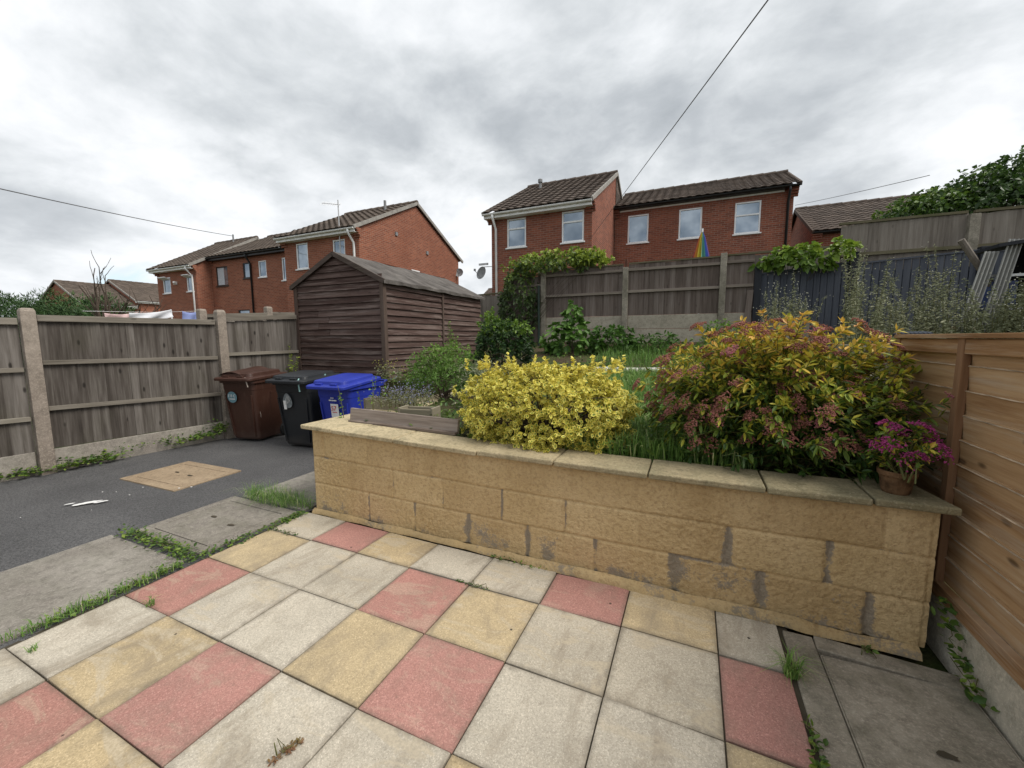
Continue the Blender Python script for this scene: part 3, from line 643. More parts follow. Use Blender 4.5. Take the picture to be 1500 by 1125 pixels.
# right fence
rf=empty('wooden_fence',(1.17,2.4,0),'new brown lapped panel fence on a pale rendered plinth at the patio side','fence')
def fx(y): return 1.155+.0*(y-2.4)
mb=MB(); nb_=10; z0b,z1b=.30,1.455; pw_=(z1b-z0b)/nb_
for i in range(nb_):
    zc=z0b+pw_*(i+.5); ln=.01
    for (ya,yb) in ((-.6,1.66),(1.66,3.22)):
        mb.obox((1.172,(ya+yb)/2,zc-.006*0),(0,(yb-ya)/2,-.012 if ya<0 else -.004),(.009,0,0),(-.007,0,pw_/2+.011),rng.uniform())
mb.build('lapped_panel',W_NEW,rf)
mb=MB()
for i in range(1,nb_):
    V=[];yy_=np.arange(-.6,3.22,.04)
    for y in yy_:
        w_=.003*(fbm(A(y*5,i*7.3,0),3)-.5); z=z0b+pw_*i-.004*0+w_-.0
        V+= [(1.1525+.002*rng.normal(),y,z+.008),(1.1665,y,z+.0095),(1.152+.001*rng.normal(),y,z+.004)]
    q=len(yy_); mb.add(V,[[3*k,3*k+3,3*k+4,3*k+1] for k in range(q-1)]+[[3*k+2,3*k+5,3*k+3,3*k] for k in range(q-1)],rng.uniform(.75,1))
mb.build('board_edges',plain('pale_board_edge',(.42,.33,.235),.9,.45,.2,9),rf)  # narrow pale strips along each lap line of the panel
for y in (.75,1.66,2.56,3.19):
    mb=MB(); mb.obox((1.145,y,.88),(0,.024,0),(.016,0,0),(0,0,.60)); mb.build('batten',W_NEWV,rf,bevel=.003)
mb=MB(); mb.box(1.135,1.162,-.6,3.22,1.40,1.47); mb.build('top_rail',W_NEW,rf,bevel=.003)
mb=MB(); mb.box(1.12,1.205,-.6,3.23,1.472,1.494); mb.build('capping',W_NEW,rf,bevel=.003)
mb=MB(); mb.obox((1.143,1.31,.262),(0,1.91,.0),(.018,0,0),(0,0,.035)); mb.build('bottom_rail',W_NEW,rf,bevel=.003)
mb=MB(); mb.box(1.13,1.20,-.6,3.22,-.05,.226); mb.build('plinth',C_PLINTH,rf,bevel=.006)
cpost(rf,1.18,3.30,.3,1.475,.115,C_POST,cap=False)
mb=MB(); 
for k in range(7): mb.tube([(1.12+.02*k,3.22+.012*math.sin(k*2),1.492+.006*math.sin(k*1.7)),(1.14+.02*k,3.24,1.502),(1.16+.02*k,3.2,1.496)],.012,5)
mb.build('rope_end',plain('dark_blue_rope',(.05,.06,.08),.9),rf)
mb=MB(); 
for z in (1.36,1.15,.95): mb.bar((1.2,3.4,z),(1.25,5.6,z+.02),.03,.09)
mb.build('rail_fence_section',W_UP,rf)

# ------------------------------------------------------------------ shed
sh=empty('garden_shed',(-5.42,6.6,.8),'dark brown overlap board garden shed with grey felt roof','shed')
SX0,SX1,SY0,SY1,SZ0,SE,SA=-6.38,-4.46,5.05,8.2,.82,2.42,2.88; XM=(SX0+SX1)/2
def sag(x): return SE+(SA-SE)*(1-abs(x-XM)/((SX1-SX0)/2))
mb=MB(); z=SZ0; pt=.104; k=0
while z<SA-.02:
    zt=min(z+pt+.012,SA); 
    if z>=SE-.02:
        hw=(SX1-SX0)/2*(SA-z)/(SA-SE); xa,xb=XM-hw,XM+hw; hw2=max(.0,(SX1-SX0)/2*(SA-zt)/(SA-SE)); ta,tb=XM-hw2,XM+hw2
    else: xa,xb,ta,tb=SX0,SX1,SX0,SX1
    cut=[(xa,xb,ta,tb)]
    if SE-.9<z<SE-.55: m_=XM-.35+.25*(k%2)-.1; cut=[(xa,m_-.003,ta,m_-.003),(m_+.003,xb,m_+.003,tb)]
    for (a,b,c,d) in cut:
        r_=rng.uniform(); jz=rng.normal()*.003
        mb.add([(a,SY0-.032,z+jz),(b,SY0-.032,z+jz),(d,SY0-.004,zt),(c,SY0-.004,zt),(a,SY0+.0,z+jz),(b,SY0+.0,z+jz)],[[0,1,2,3],[0,4,5,1]],r_)
    z+=pt; k+=1
mb.build('front_boards',W_SHED,sh)
mb=MB(); mL=MB(); z=SZ0
while z<SE-.02:
    zt=min(z+pt+.012,SE)
    for ya,yb in ((SY0,6.66),(6.66,SY1)):
        r_=rng.uniform(); jz=rng.normal()*.003; s_=.004*rng.normal()
        mb.add([(SX1+.032,ya,z+jz),(SX1+.032+s_,yb,z+jz),(SX1+.004,yb,zt),(SX1+.004,ya,zt),(SX1,ya,z+jz),(SX1,yb,z+jz)],[[0,1,2,3],[0,4,5,1]],r_)
        mL.add([(SX0-.02,yb,z),(SX0-.02,ya,z),(SX0-.004,ya,zt),(SX0-.004,yb,zt)],[[0,1,2,3]],r_)
    z+=pt
mb.build('side_boards',W_SHED,sh); mL.build('side_boards',W_SHED,sh)
mb=MB(); mb.add([(SX0,SY1,SZ0),(SX1,SY1,SZ0),(SX1,SY1,SE),(XM,SY1,SA),(SX0,SY1,SE)],[[4,3,2,1,0]]); mb.build('back_boards',W_SHED,sh)
for x,y in ((SX0,SY0),(SX1,SY0)):
    mb=MB(); mb.box(x-.03,x+.045,y-.045,y+.03,SZ0,SE-.03); mb.build('corner_trim',W_TRIMV,sh,bevel=.003)
mb=MB(); mb.box(SX1,SX1+.045,6.635,6.68,SZ0,SE-.02); mb.build('side_batten',W_TRIMV,sh)
for s in (-1,1):
    mb=MB(); sl=A(s*(SX1-SX0)/2,0,-(SA-SE)); sl/=np.linalg.norm(sl); nn=A(-sl[2]*s,0,sl[0]*s); Ls=math.hypot((SX1-SX0)/2,SA-SE)+.1
    N_=20; M_=6; V=[]
    for j in range(M_+1):
        for i in range(N_+1):
            y=SY0-.07+(SY1-SY0+.16)*i/N_; pnt=A(XM,y,SA+.02)+sl*Ls*j/M_
            V.append(pnt+nn*(.004*rng.normal()+.006*math.sin(i*1.3)))
    for i in range(N_+1): V.append(A(XM,SY0-.07+(SY1-SY0+.16)*i/N_,SA+.02)+sl*(Ls+.002)+A(0,0,-.05+.006*rng.normal()))
    mb.add(V,[[j*(N_+1)+i,j*(N_+1)+i+1,(j+1)*(N_+1)+i+1,(j+1)*(N_+1)+i][::(1 if s<0 else -1)] for j in range(M_+1) for i in range(N_)])
    mb.build('roof',FELT,sh)
    mb=MB(); mb.bar(A(XM,SY0-.06,SA-.015)+sl*.0,A(XM,SY0-.06,SA-.015)+sl*(Ls-.01),.022,.075,(0,0,1)); mb.build('bargeboard',W_TRIM,sh,bevel=.003)

# ------------------------------------------------------------------ wheelie bins
def rrect(w,d,r,z,cy=0,n_=4):
    P=[]
    for cx,cyy,a0 in ((w/2-r,d/2-r,0),(-w/2+r,d/2-r,90),(-w/2+r,-d/2+r,180),(w/2-r,-d/2+r,270)):
        for k in range(n_+1):
            a=math.radians(a0+90*k/n_); P.append((cx+r*math.cos(a),cyy+r*math.sin(a)+cy,z))
    return P
def textmesh(body,size,m,parent,loc,name='lettering'):
    cu=bpy.data.curves.new(name,'FONT'); cu.body=body; cu.size=size; cu.align_x='CENTER'; cu.align_y='CENTER'; cu.extrude=.0008
    t=bpy.data.objects.new(name,cu); COL.objects.link(t); bpy.context.view_layer.update()
    me=bpy.data.meshes.new_from_object(t.evaluated_get(bpy.context.evaluated_depsgraph_get())); bpy.data.objects.remove(t)
    me.materials.clear(); me.materials.append(m)
    o=bpy.data.objects.new(name,me); COL.objects.link(o); o.parent=parent; o.location=loc; o.rotation_euler=(PI/2-.07,0,0); return o
def wbin(name,label,x,y,rot,m,h=.93,lidtilt=.06,bulge=.05,w=.5):
    t=empty(name,(0,0,0),label,'wheelie bin')
    hd=.27
    mb=MB()
    rs=[rrect(w-.06,.46,.05,.03,.02),rrect(w-.05,.48,.05,.06,.015),rrect(w+.035,.60,.05,h-.16,0),rrect(w+.04,.61,.05,h-.155,0),rrect(w+.055,.62,.05,h-.06,0),rrect(w+.10,.68,.05,h-.055,0),rrect(w+.10,.68,.05,h-.0,0),rrect(w+.07,.64,.05,h-.0,0)]
    mb.loft(rs); 
    mb.box(-.05,.05,-.272,-.245,.1,h-.2)if False else None
    b=mb.build('body',m,t,bevel=.004)
    # moulded ribs on the front and sides
    for s in (-1,1):
        mb=MB(); mb.obox((s*(w/2-.055),-.268,h*.42),(.012,0,0),(0,.014,0),(s*.02,-.030,h*.33)); mb.build('rib',m,t,bevel=.004)
        mb=MB(); mb.obox((s*(w/2-.012),.0,h*.45),(.012,0,0),(0,.016,0),(s*.036,.0,h*.33)); mb.build('rib',m,t,bevel=.004)
    lid=MB(); ww,dd=w+.13,.74
    lid.loft([rrect(ww,dd,.06,h+.002),rrect(ww,dd,.06,h+.035),rrect(ww-.03,dd-.03,.06,h+.045),rrect(ww-.1,dd-.14,.06,h+.05),rrect(ww-.12,dd-.17,.06,h+.05+bulge*.8),rrect(ww-.2,dd-.28,.06,h+.05+bulge)],cap0=True)
    L=lid.build('lid',m,t,bevel=.005)
    L.location.z+=.0; L.rotation_euler=(lidtilt,0,0)
    for s in (-1,1):
        hm=MB(); hm.obox((s*.12,-.30,h+.058),(.05,0,0),(0,.03,0),(0,0,.012)); hm.build('lid_grip',m,L,bevel=.005)
    hm=MB(); hm.tube([(-ww/2+.06,.36,h-.02),(-ww/2+.06,.43,h+.0),(ww/2-.06,.43,h+.0),(ww/2-.06,.36,h-.02)],.016,8); hm.build('handle',m,t,smooth=True)
    for s in (-1,1):
        wm=MB(); 
        for k in range(1): wm.lathe([(0,-.03),(.1,-.03),(.105,-.015),(.105,.015),(.1,.03),(0,.03)],(0,0,0),18)
        wh=wm.build('wheel',RUB,t); wh.rotation_euler=(0,PI/2,0); wh.location=(s*(w/2-.02),.27,.1)
    t.location=(x,y,0); t.rotation_euler=(0,0,rot); return t,L
def disc(mb,x,y,z,rx,rz,mat=0,n_=28):
    P=[(x+rx*math.cos(2*PI*k/n_),y+rz*math.sin(2*PI*k/n_)*-.07,z+rz*math.sin(2*PI*k/n_)) for k in range(n_)]; mb.add(P,[list(range(n_))],.5,mat)
H=.93
t,L=wbin('wheelie_bin','brown wheelie bin with round sticker standing against the drive fence',-5.98,3.93,.20,BIN_BR,.92,.05,.06,.5)
fy=lambda z:-.232-.0825*(z-.06)/(.71) -.006
mb=MB(); disc(mb,-.1,fy(.66)-.004,.66,.082,.082); s_=mb.build('sticker',TEAL,t,local=True); s_['label']='round pale blue sticker'
textmesh('E B C',.055,WHITE,s_,(-.1,fy(.675)-.008,.678)); 
mb=MB(); 
for k in range(5): mb.box(-.148+.02*k,-.134+.02*k,fy(.64)-.0075,fy(.64)-.005,.626,.640)
mb.build('small_print',WHITE,s_,local=True)
mb=MB(); mb.tube([(.2,-.36,.95),(.235,-.385,.92),(.25,-.375,.82)],.008,5); mb.tube([(-.3,-.36,.93),(-.1,-.395,.925),(.1,-.39,.915),(.25,-.37,.94)],.007,5); mb.build('strap',STRAP,t,local=True)
mb=MB(); mb.tube([(.245,-.2,.6),(.24,-.21,.5),(.25,-.19,.4),(.235,-.18,.33)],.004,4); mb.build('crack_scar',STRAP,t,local=True)
mb=MB(); V=[];nu=12
for j in range(7):
    for i in range(nu+1):
        u=i/nu; V.append((-.26+.40*u,-.30+.5*j/6,.985+.055*math.sin(PI*u)**.7+.03*j/6))
mb.add(V,[[j*(nu+1)+i,j*(nu+1)+i+1,(j+1)*(nu+1)+i+1,(j+1)*(nu+1)+i] for j in range(6) for i in range(nu)]); o=mb.build('warped_flap',BIN_BR,L,local=True,smooth=True)
t,L=wbin('wheelie_bin','black wheelie bin with pale emblem between the brown and blue bins',-4.93,4.0,.12,BIN_BK,.93,.07,.045,.54)
mb=MB(); pts=[]
for k in range(30):
    a=2*PI*k/30; rr=1-.0*a; pts.append((-.07+.075*math.cos(a)*(1-.25*math.sin(a)),fy(.66)-.006-.0825*.1*math.sin(a),.66+.1*math.sin(a)))
mb.poly(pts,.5,0)
for k in range(4): mb.tube([(-.11+.02*k,fy(.62)-.012,.6+.012*k),(-.09+.025*k,fy(.68)-.013,.68),(-.05+.015*k,fy(.73)-.013,.735-.01*k)],.0025,4,mat=1)
s_=mb.build('emblem',[GREYST,WHITE],t,local=True); mb=MB(); mb.obox((-.115,fy(.6)-.011,.6),(.022,0,0),(0,.0015,0),(0,-.005,.06)); mb.build('label_strip',WHITE,t,local=True)
mb=MB(); mb.tube([(.12,-.2,1.0),(.2,-.37,.965),(.215,-.395,.95),(.225,-.39,.80)],.009,5); mb.tube([(.0,.15,1.015),(.2,.1,1.01),(.29,.0,.99)],.012,5); mb.build('strap',STRAPG,t,local=True)
t,L=wbin('wheelie_bin','bright blue wheelie bin with house number label behind the wall end',-4.17,4.02,.05,BIN_BL,.90,.10,.05,.50)
mb=MB(); mb.obox((.02,fy(.56)-.009,.575),(.062,0,0),(0,.0015,0),(0,-.008,.088)); s_=mb.build('number_label',WHITE,t,local=True)
textmesh('57',.085,REDINK,s_,(.01,fy(.6)-.016,.603))
mb=MB(); 
for k in range(4): mb.box(-.02+.02*k,-.006+.02*k,fy(.545)-.0145,fy(.545)-.0125,.548,.558)
mb.build('small_print',REDINK,s_,local=True)
mb=MB(); 
for k in range(7): mb.box(-.06+.018*k,-.046+.018*k,fy(.71)-.005,fy(.71)-.003,.70,.716)
for k in range(3): mb.box(-.03+.018*k,-.018+.018*k,fy(.735)-.005,fy(.735)-.003,.733,.745)
mb.build('moulded_lettering',WHITE,t,local=True)

# ------------------------------------------------------------------ plank, planters, edging, pallet
mb=MB(); mb.bar((-2.76,2.66,.815),(-1.66,2.68,.79),.035,.115,(0,.12,1)); mb.bar((-2.74,2.62,.763),(-1.66,2.645,.745),.05,.022,(0,0,1))
tag(mb.build('weathered_plank',W_PLANK,None,loc=(-2.2,2.66,.75),bevel=.004),'long grey weathered timber plank on edge along the wall coping','plank')
def planter(label,c,rot,l=.42,d=.2,h=.13):
    t=empty('planter_box',c,label,'planter','small wooden planters'); x,y,z=c; mb=MB()
    mb.box(x-l/2,x+l/2,y-d/2,y-d/2+.022,z,z+h); mb.box(x-l/2,x+l/2,y+d/2-.022,y+d/2,z,z+h); mb.box(x-l/2-.02,x-l/2+.001,y-d/2-.003,y+d/2+.003,z,z+h+.01); mb.box(x+l/2-.001,x+l/2+.02,y-d/2-.003,y+d/2+.003,z,z+h+.012)
    mb.build('box_sides',W_PLANT,t,bevel=.004); mb=MB(); mb.box(x-l/2,x+l/2,y-d/2+.02,y+d/2-.02,z+.02,z+h-.03); mb.build('potting_soil',JOINT,t); t.rotation_euler=(0,0,rot)
planter('small grey wooden planter box with blank end behind the weathered plank',(-2.26,2.98,.74),.18,.3,.17,.115)
planter('mossy wooden planter box overgrown with blue flowers beside the blue bin',(-2.86,3.28,.74),.1,.46,.2,.12)
mb=MB(); P_=[]; 
xs_=np.arange(-1.45,.05,.012)
for zi in (0,1):
    for x in xs_: P_.append((x,6.3+.28*(x+1.4)*.35+.022*math.sin(x*2*PI/.075),(.86,1.035)[zi]+.004*math.sin(x*9)))
q=len(xs_); mb.add(P_,[[i,i+1,q+i+1,q+i] for i in range(q-1)]); o=mb.build('lawn_edging',plain('white_corrugated_plastic',(.6,.58,.52),.6,.2,.3,8),None,loc=(-.7,6.4,.9),smooth=True)
so=o.modifiers.new('s','SOLIDIFY'); so.thickness=.006
tag(o,'white corrugated lawn edging strip across the long grass','edging')
t=empty('wooden_pallet',(.95,5.2,.95),'old grey wooden pallet leaning behind the orange flowering shrub','pallet')
mb=MB(); 
for k,z in enumerate((1.60,1.42,1.24)): mb.bar((.73,5.2,z),(1.09,5.25,z+.012),.018,.085)
mb.build('slat',W_UP,t); mb=MB()
for x in (.75,.93,1.09): mb.bar((x,5.24,.95),(x,5.24,1.63),.05,.04,(0,1,0))
mb.build('bearer',W_UP,t)

# ------------------------------------------------------------------ houses
def facade(mb,x0,x1,z0,z1,y,holes,depth=.1,mat=0):
    X=sorted({x0,x1,*[h[0] for h in holes],*[h[1] for h in holes]}); Z=sorted({z0,z1,*[h[2] for h in holes],*[h[3] for h in holes]})
    for i in range(len(X)-1):
        for j in range(len(Z)-1):
            cx,cz=(X[i]+X[i+1])/2,(Z[j]+Z[j+1])/2
            if any(h[0]<cx<h[1] and h[2]<cz<h[3] for h in holes): continue
            mb.add([(X[i],y,Z[j]),(X[i+1],y,Z[j]),(X[i+1],y,Z[j+1]),(X[i],y,Z[j+1])],[[0,1,2,3]],.5,mat)
    for a,b,c,d in holes:
        e=y+depth
        mb.add([(a,y,c),(b,y,c),(b,y,d),(a,y,d),(a,e,c),(b,e,c),(b,e,d),(a,e,d)],[[0,4,5,1],[1,5,6,2],[2,6,7,3],[3,7,4,0],[4,7,6,5]],.5,mat)
def window(par,a,b,c,d,y,fm=UPVC,bars=(),pane=GLASS,vent=False,curtain=None,fw_=.055,sill=True,axis='x'):
    def P(u,v,z):  # u along wall, v depth outward-
        return (u,y+v,z) if axis=='x' else (y-v,u,z)
    def bx(mb,u0,u1,v0,v1,z0,z1):
        p,q=P(u0,v0,z0),P(u1,v1,z1); mb.box(min(p[0],q[0]),max(p[0],q[0]),min(p[1],q[1]),max(p[1],q[1]),z0,z1)
    mb=MB(); v0,v1=.012,.075
    bx(mb,a,b,v0,v1,c,c+fw_); bx(mb,a,b,v0,v1,d-fw_,d); bx(mb,a,a+fw_,v0,v1,c+fw_,d-fw_); bx(mb,b-fw_,b,v0,v1,c+fw_,d-fw_)
    for z in bars: bx(mb,a+fw_,b-fw_,v0+.003,v1,z-.03,z+.03)
    w=mb.build('window',fm,par,bevel=.006)
    mb=MB(); bx(mb,a+fw_-.005,b-fw_+.005,.05,.06,c+fw_-.005,d-fw_+.005); mb.build('pane',pane,w)
    if sill: mb=MB(); bx(mb,a-.05,b+.05,-.05,.02,c-.05,c-.002); mb.build('sill',fm,w,bevel=.005)
    if vent:
        mb=MB(); zt=d-.02; m_=.24
        mb.obox(((a+b)/2,y-.13,zt-.06),((b-a)/2-.01,0,0),(0,.13,-.05*1.0),(0,.005,.018)); mb.build('open_top_light',fm,w)
    if curtain:
        mb=MB(); U=np.linspace(a+fw_,a+fw_+(b-a)*.55,24); V=[P(u,.045+.004*math.sin(k*1.4),z) for z in (c+fw_,d-fw_) for k,u in enumerate(U)]
        q=len(U); mb.add(V,[[i,i+1,q+i+1,q+i] for i in range(q-1)]); mb.build('curtain',curtain,w)
    return w
def roofslope(mb,p00,p10,p01,wave=.30,course=.32,amp=.022):
    """p00 eave start, p10 eave end, p01 ridge start"""
    p00,p10,p01=A(*p00),A(*p10),A(*p01); u=p10-p00; Lu=np.linalg.norm(u); u/=Lu; v=p01-p00; Lv=np.linalg.norm(v); v/=Lv; nn=np.cross(u,v); nn/=np.linalg.norm(nn)
    if nn[2]<0: nn=-nn
    nc=max(2,int(round(Lv/course))); per=6; nw=max(2,int(Lu/wave)); m=nw*per+1; T=np.linspace(0,Lu,m)
    ph=np.arange(m)%per; prof=np.array([0,.75,1,.75,0,-.15])[ph]*amp
    for c in range(nc):
        va,vb=c*Lv/nc,(c+1)*Lv/nc+.02
        lo=p00+u*T[:,None]+v*va+nn*(prof+.045)[:,None]; hi=p00+u*T[:,None]+v*vb+nn*(prof+.012)[:,None]; bt=lo-nn*.035
        V=np.concatenate([bt,lo,hi]); I=np.arange(m-1); F=np.concatenate([np.stack([I,I+1,I+1+m,I+m],1),np.stack([I+m,I+m+1,I+1+2*m,I+2*m],1)])
        tr=rng.uniform(size=nw+1); r_=tr[np.minimum(I//per,nw)]; mb.add(V,F,np.concatenate([r_,r_]))
def house(name,label,x0,x1,y0,dep,zg,ze,zr_,holes,fm=UPVC,bm=BR,tm=T_DARK,gut=UPVCG,ov=(.12,.12),eo=.32,group=None,cat='house',dpx=None,dpm=None,fascia=True,dps=1,fh=.09,vm=None):
    t=empty(name,((x0+x1)/2,y0+dep/2,zg),label,cat,group); ym=y0+dep/2
    mb=MB(); facade(mb,x0,x1,zg,ze,y0,holes)
    mb.add([(x1,y0,zg),(x1,y0+dep,zg),(x1,y0+dep,ze),(x1,ym,zr_-.05),(x1,y0,ze)],[[0,1,2,3,4]]); mb.add([(x0,y0,zg),(x0,y0+dep,zg),(x0,y0+dep,ze),(x0,ym,zr_-.05),(x0,y0,ze)],[[4,3,2,1,0]])
    mb.add([(x0,y0+dep,zg),(x1,y0+dep,zg),(x1,y0+dep,ze),(x0,y0+dep,ze)],[[3,2,1,0]])
    for x in (x0,x1):   # corbelled brick kneelers at both eaves corners
        for k in range(4): mb.box(x-.12 if x==x0 else x-.2,x+.2 if x==x0 else x+.12,y0-.05-.06*k,y0+.02,ze-.42+.085*k,ze-.42+.085*(k+1)-.004)
    mb.build('wall',bm,t)
    sl=(zr_-ze)/(dep/2); mb=MB(); xa,xb=x0-ov[0],x1+ov[1]
    roofslope(mb,(xa,y0-eo,ze-eo*sl+.1),(xb,y0-eo,ze-eo*sl+.1),(xa,ym,zr_+.1)); roofslope(mb,(xb,y0+dep+eo,ze-eo*sl+.1),(xa,y0+dep+eo,ze-eo*sl+.1),(xb,ym,zr_+.1))
    rr=mb.build('roof',tm,t)
    mb=MB(); nrt=int((xb-xa)/.42)
    for k in range(nrt):
        a=xa+(xb-xa)*k/nrt; mb.tube([(a,ym,zr_+.1),(a+(xb-xa)/nrt*1.02,ym,zr_+.112)],[.105,.115],8)
    mb.build('ridge_tiles',tm,rr)
    for x in (xa,xb):
        for s in (-1,1):
            mb=MB(); yE=y0-eo if s<0 else y0+dep+eo
            mb.bar((x,yE,ze-eo*sl+.07),(x,ym,zr_+.07),.07,.13); mb.build('verge',vm or VERGE,rr)
    if fascia:
        mb=MB(); mb.box(xa+.02,xb-.02,y0-eo+.06,y0-eo+.085,ze-eo*sl-fh,ze-eo*sl+.1); mb.box(xa+.02,xb-.02,y0-eo+.085,y0,ze-eo*sl-fh,ze-eo*sl-fh+.02); mb.build('fascia',gut,t,bevel=.004)
    mb=MB(); zgut=ze-eo*sl+.06; n_=8
    V=[(x,y0-eo+.0-.055*math.cos(PI*k/n_),zgut-.06*math.sin(PI*k/n_)) for x in (xa,xb) for k in range(n_+1)]
    mb.add(V,[[k,k+1,n_+2+k,n_+1+k] for k in range(n_)]+[list(range(n_+1)),list(range(n_+1,2*n_+2))]); mb.build('gutter',gut if dpm is None else dpm,t)
    if dpx is not None:
        mb=MB(); mb.tube([(dpx,y0-eo,zgut-.05),(dpx,y0-eo,zgut-.16),(dpx+.0,y0-.06,zgut-.5),(dpx,y0-.06,zg)],.045,8); mb.build('downpipe',gut if dpm is None else dpm,t,smooth=True)
    return t
def dish(par,x,y,z,r,az):
    mb=MB(); d=A(math.cos(az),math.sin(az),.25); d/=np.linalg.norm(d); a=np.cross(d,A(0,0,1)); a/=np.linalg.norm(a); b=np.cross(a,d); V=[];n_=16
    for k,(rr,off) in enumerate(((.05,.0),(.5,.03),(.8,.085),(1,.13))):
        for j in range(n_): V.append(A(x,y,z)+d*off*r*2.2+(a*math.cos(2*PI*j/n_)+b*math.sin(2*PI*j/n_))*rr*r)
    mb.add(V,[[i*n_+j,i*n_+(j+1)%n_,(i+1)*n_+(j+1)%n_,(i+1)*n_+j] for i in range(3) for j in range(n_)]+[list(range(n_))])
    mb.tube([A(x,y,z)-b*r*.8+d*.05,A(x,y,z)+d*r*1.6-b*.1*r],.012,5); mb.box(x-.02,x+.02,y-.02,y+.02,z-.05,z+.05)
    mb.obox(A(x,y,z)+d*r*1.6-b*.05*r,(.03,0,0),(0,.03,0),(0,0,.04))
    return mb.build('satellite_dish',LEAD,par)
# right-hand pair
W1=(-6.43,-5.68,4.80,5.82); W2=(-4.34,-3.56,4.78,5.82)
h1=house('brick_house','taller brick house with white gutter and gable behind the ivy covered fence',-7.07,-3.28,14,8.4,1.1,6.12,8.30,[W1,W2],bm=BR,ov=(.2,.06),eo=.34,dpx=-6.86,group='brick houses behind the back fence')
for w_ in (W1,W2): window(h1,*w_,14,bars=(w_[3]-.36,))
dish(h1,-7.45,13.95,3.95,.25,-1.9); mb=MB(); mb.tube([(-7.07,14.05,4.2),(-7.45,14.0,4.2),(-7.45,13.97,3.95)],.015,5); mb.box(-7.58,-7.2,13.9,13.96,4.25,4.32); mb.build('dish_arm',METAL,h1)
mb=MB(); mb.tube([(-6.35,17.3,7.85),(-6.35,17.3,8.2)],.06,8); mb.lathe([(.1,0),(.1,.12),(.02,.16)],(-6.35,17.3,8.2),10); mb.build('roof_vent',LEAD,h1)
mb=MB(); mb.tube([(-4.95,13.95,5.4),(-4.95,13.95,5.5)],.02,5); 
n_t=MB()
mb2=MB(); mb2.add([(-3.27,18.3,8.2),(-3.27,22.4,6.05),(-3.27,18.3,6.05)],[[0,1,2]],.5); 
V=[];
for k in range(10):
    z=6.3+.2*k; yy=18.3+4.1*(8.2-z)/2.15; mb2.box(-3.275,-3.25,18.2,max(18.3,yy),z,z+.19,rng.uniform())
mb2.build('tile_hanging',T_DARK,h1)
S1=(-2.72,-1.89,5.44,6.57);S2=(-.73,.11,5.42,6.57);S3=(1.24,2.10,5.40,6.56)
h2=house('brick_house','lower set back brick house with black gutter and three white windows',-3.26,3.1,18.1,4.9,1.1,6.95,8.1,[S1,S2,S3],bm=BR,gut=BLK,ov=(.0,.14),eo=.3,dpx=2.93,fh=-.0,vm=T_DARK,group='brick houses behind the back fence')
for w_ in (S1,S2,S3): window(h2,*w_,18.1,bars=((w_[2]+w_[3])/2+.1,) if w_ is S3 else ())
mb=MB(); mb.lathe([(0,0),(.13,0),(.12,.07),(0,.08)],(0,0,0),16); o=mb.build('alarm_box',UPVC,h2,bevel=.01); o.rotation_euler=(PI/2,0,0); o.scale=(1,1.6,1); o.location=Vector((2.45,18.1,6.3))-wloc(h2)
mb=MB(); mb.box(-3.1,2.8,18.06,18.1,6.74,6.80); mb.build('soffit_batten',UPVCG,h2)
h3=house('brick_house','low brick house with dark roof half hidden by the tall grey fence',4.22,9.2,20,6.8,1.5,5.62,7.3,[],bm=BR,gut=BLK,eo=.25,fh=-.0,vm=T_DARK,group='brick houses behind the back fence',fascia=True)
# left terrace
L1=(-15.68,-14.98,4.47,5.53);L2=(-13.54,-12.88,4.35,5.47)
g1=house('terraced_house','end terrace brick house with white fascia and broad gable above the shed',-16.4,-12.14,12.5,7.4,.8,5.86,7.7,[L1,L2],bm=BRL,tm=T_BRN,ov=(.15,.08),eo=.34,dpx=-12.35,group='terraced brick houses on the left')
for w_ in (L1,L2): window(g1,*w_,12.5)
window(g1,15.75,16.25,4.7,5.4,-12.14,axis='y')
mb=MB(); mb.box(-12.14,-12.09,14.65,14.8,6.0,6.15); mb.box(-12.14,-12.09,16.9,17.05,5.6,5.75); mb.build('vent_brick',LEAD,g1)
dish(g1,-12.0,19.75,5.1,.24,-1.3)
mb=MB(); ax,ay=-13.05,12.42; mb.tube([(ax,ay,4.6),(ax,ay,6.95)],.022,6); bx_,by_=ax-.75,ay-.1
mb.tube([(ax+.1,ay,6.75),(bx_,by_,6.9)],.012,5)
for k in range(9):
    s=k/8; c=A(ax+.05,ay,6.76)*(1-s)+A(bx_,by_,6.9)*s; mb.tube([c-A(0,.12,.09-.0),c+A(0,.12,.09)],.007,4)
mb.tube([(ax-.1,ay,5.2),(ax+.05,ay+.1,5.2)],.015,5); mb.build('tv_aerial',METAL,g1)
mb=MB(); mb.tube([(-13.1,15.2,7.2),(-13.1,15.2,7.75)],.06,8); mb.build('roof_vent',LEAD,g1)
M1=(-24.2,-23.2,4.42,5.45);M2=(-21.9,-21.35,4.7,5.5);M3=(-20.65,-20.05,4.68,5.5);M4=(-18.88,-18.42,4.42,5.52);M5=(-22.55,-21.6,2.75,3.08)
g2=house('terraced_house','middle terraced brick house with black gutter and set back wall',-24.6,-16.42,14.2,7.0,.8,6.0,7.75,[M1,M2,M3,M4,M5],bm=BRL,tm=T_BRN,gut=BLK,ov=(0,0),eo=.3,dpx=-21.2,group='terraced brick houses on the left')
window(g2,*M1,14.2,fm=DKBR,curtain=CURT); window(g2,*M2,14.2,fm=DKBR); window(g2,*M3,14.2); window(g2,*M4,14.2); window(g2,*M5,14.2,fm=DKBR)
mb=MB(); 
for x in (-20.3,-19.6): mb.tube([(x,16.2,6.9),(x,16.2,7.35)],.07,8); mb.lathe([(.12,0),(.12,.1),(.03,.16)],(x,16.2,7.35),10)
mb.build('roof_vent',LEAD,g2)
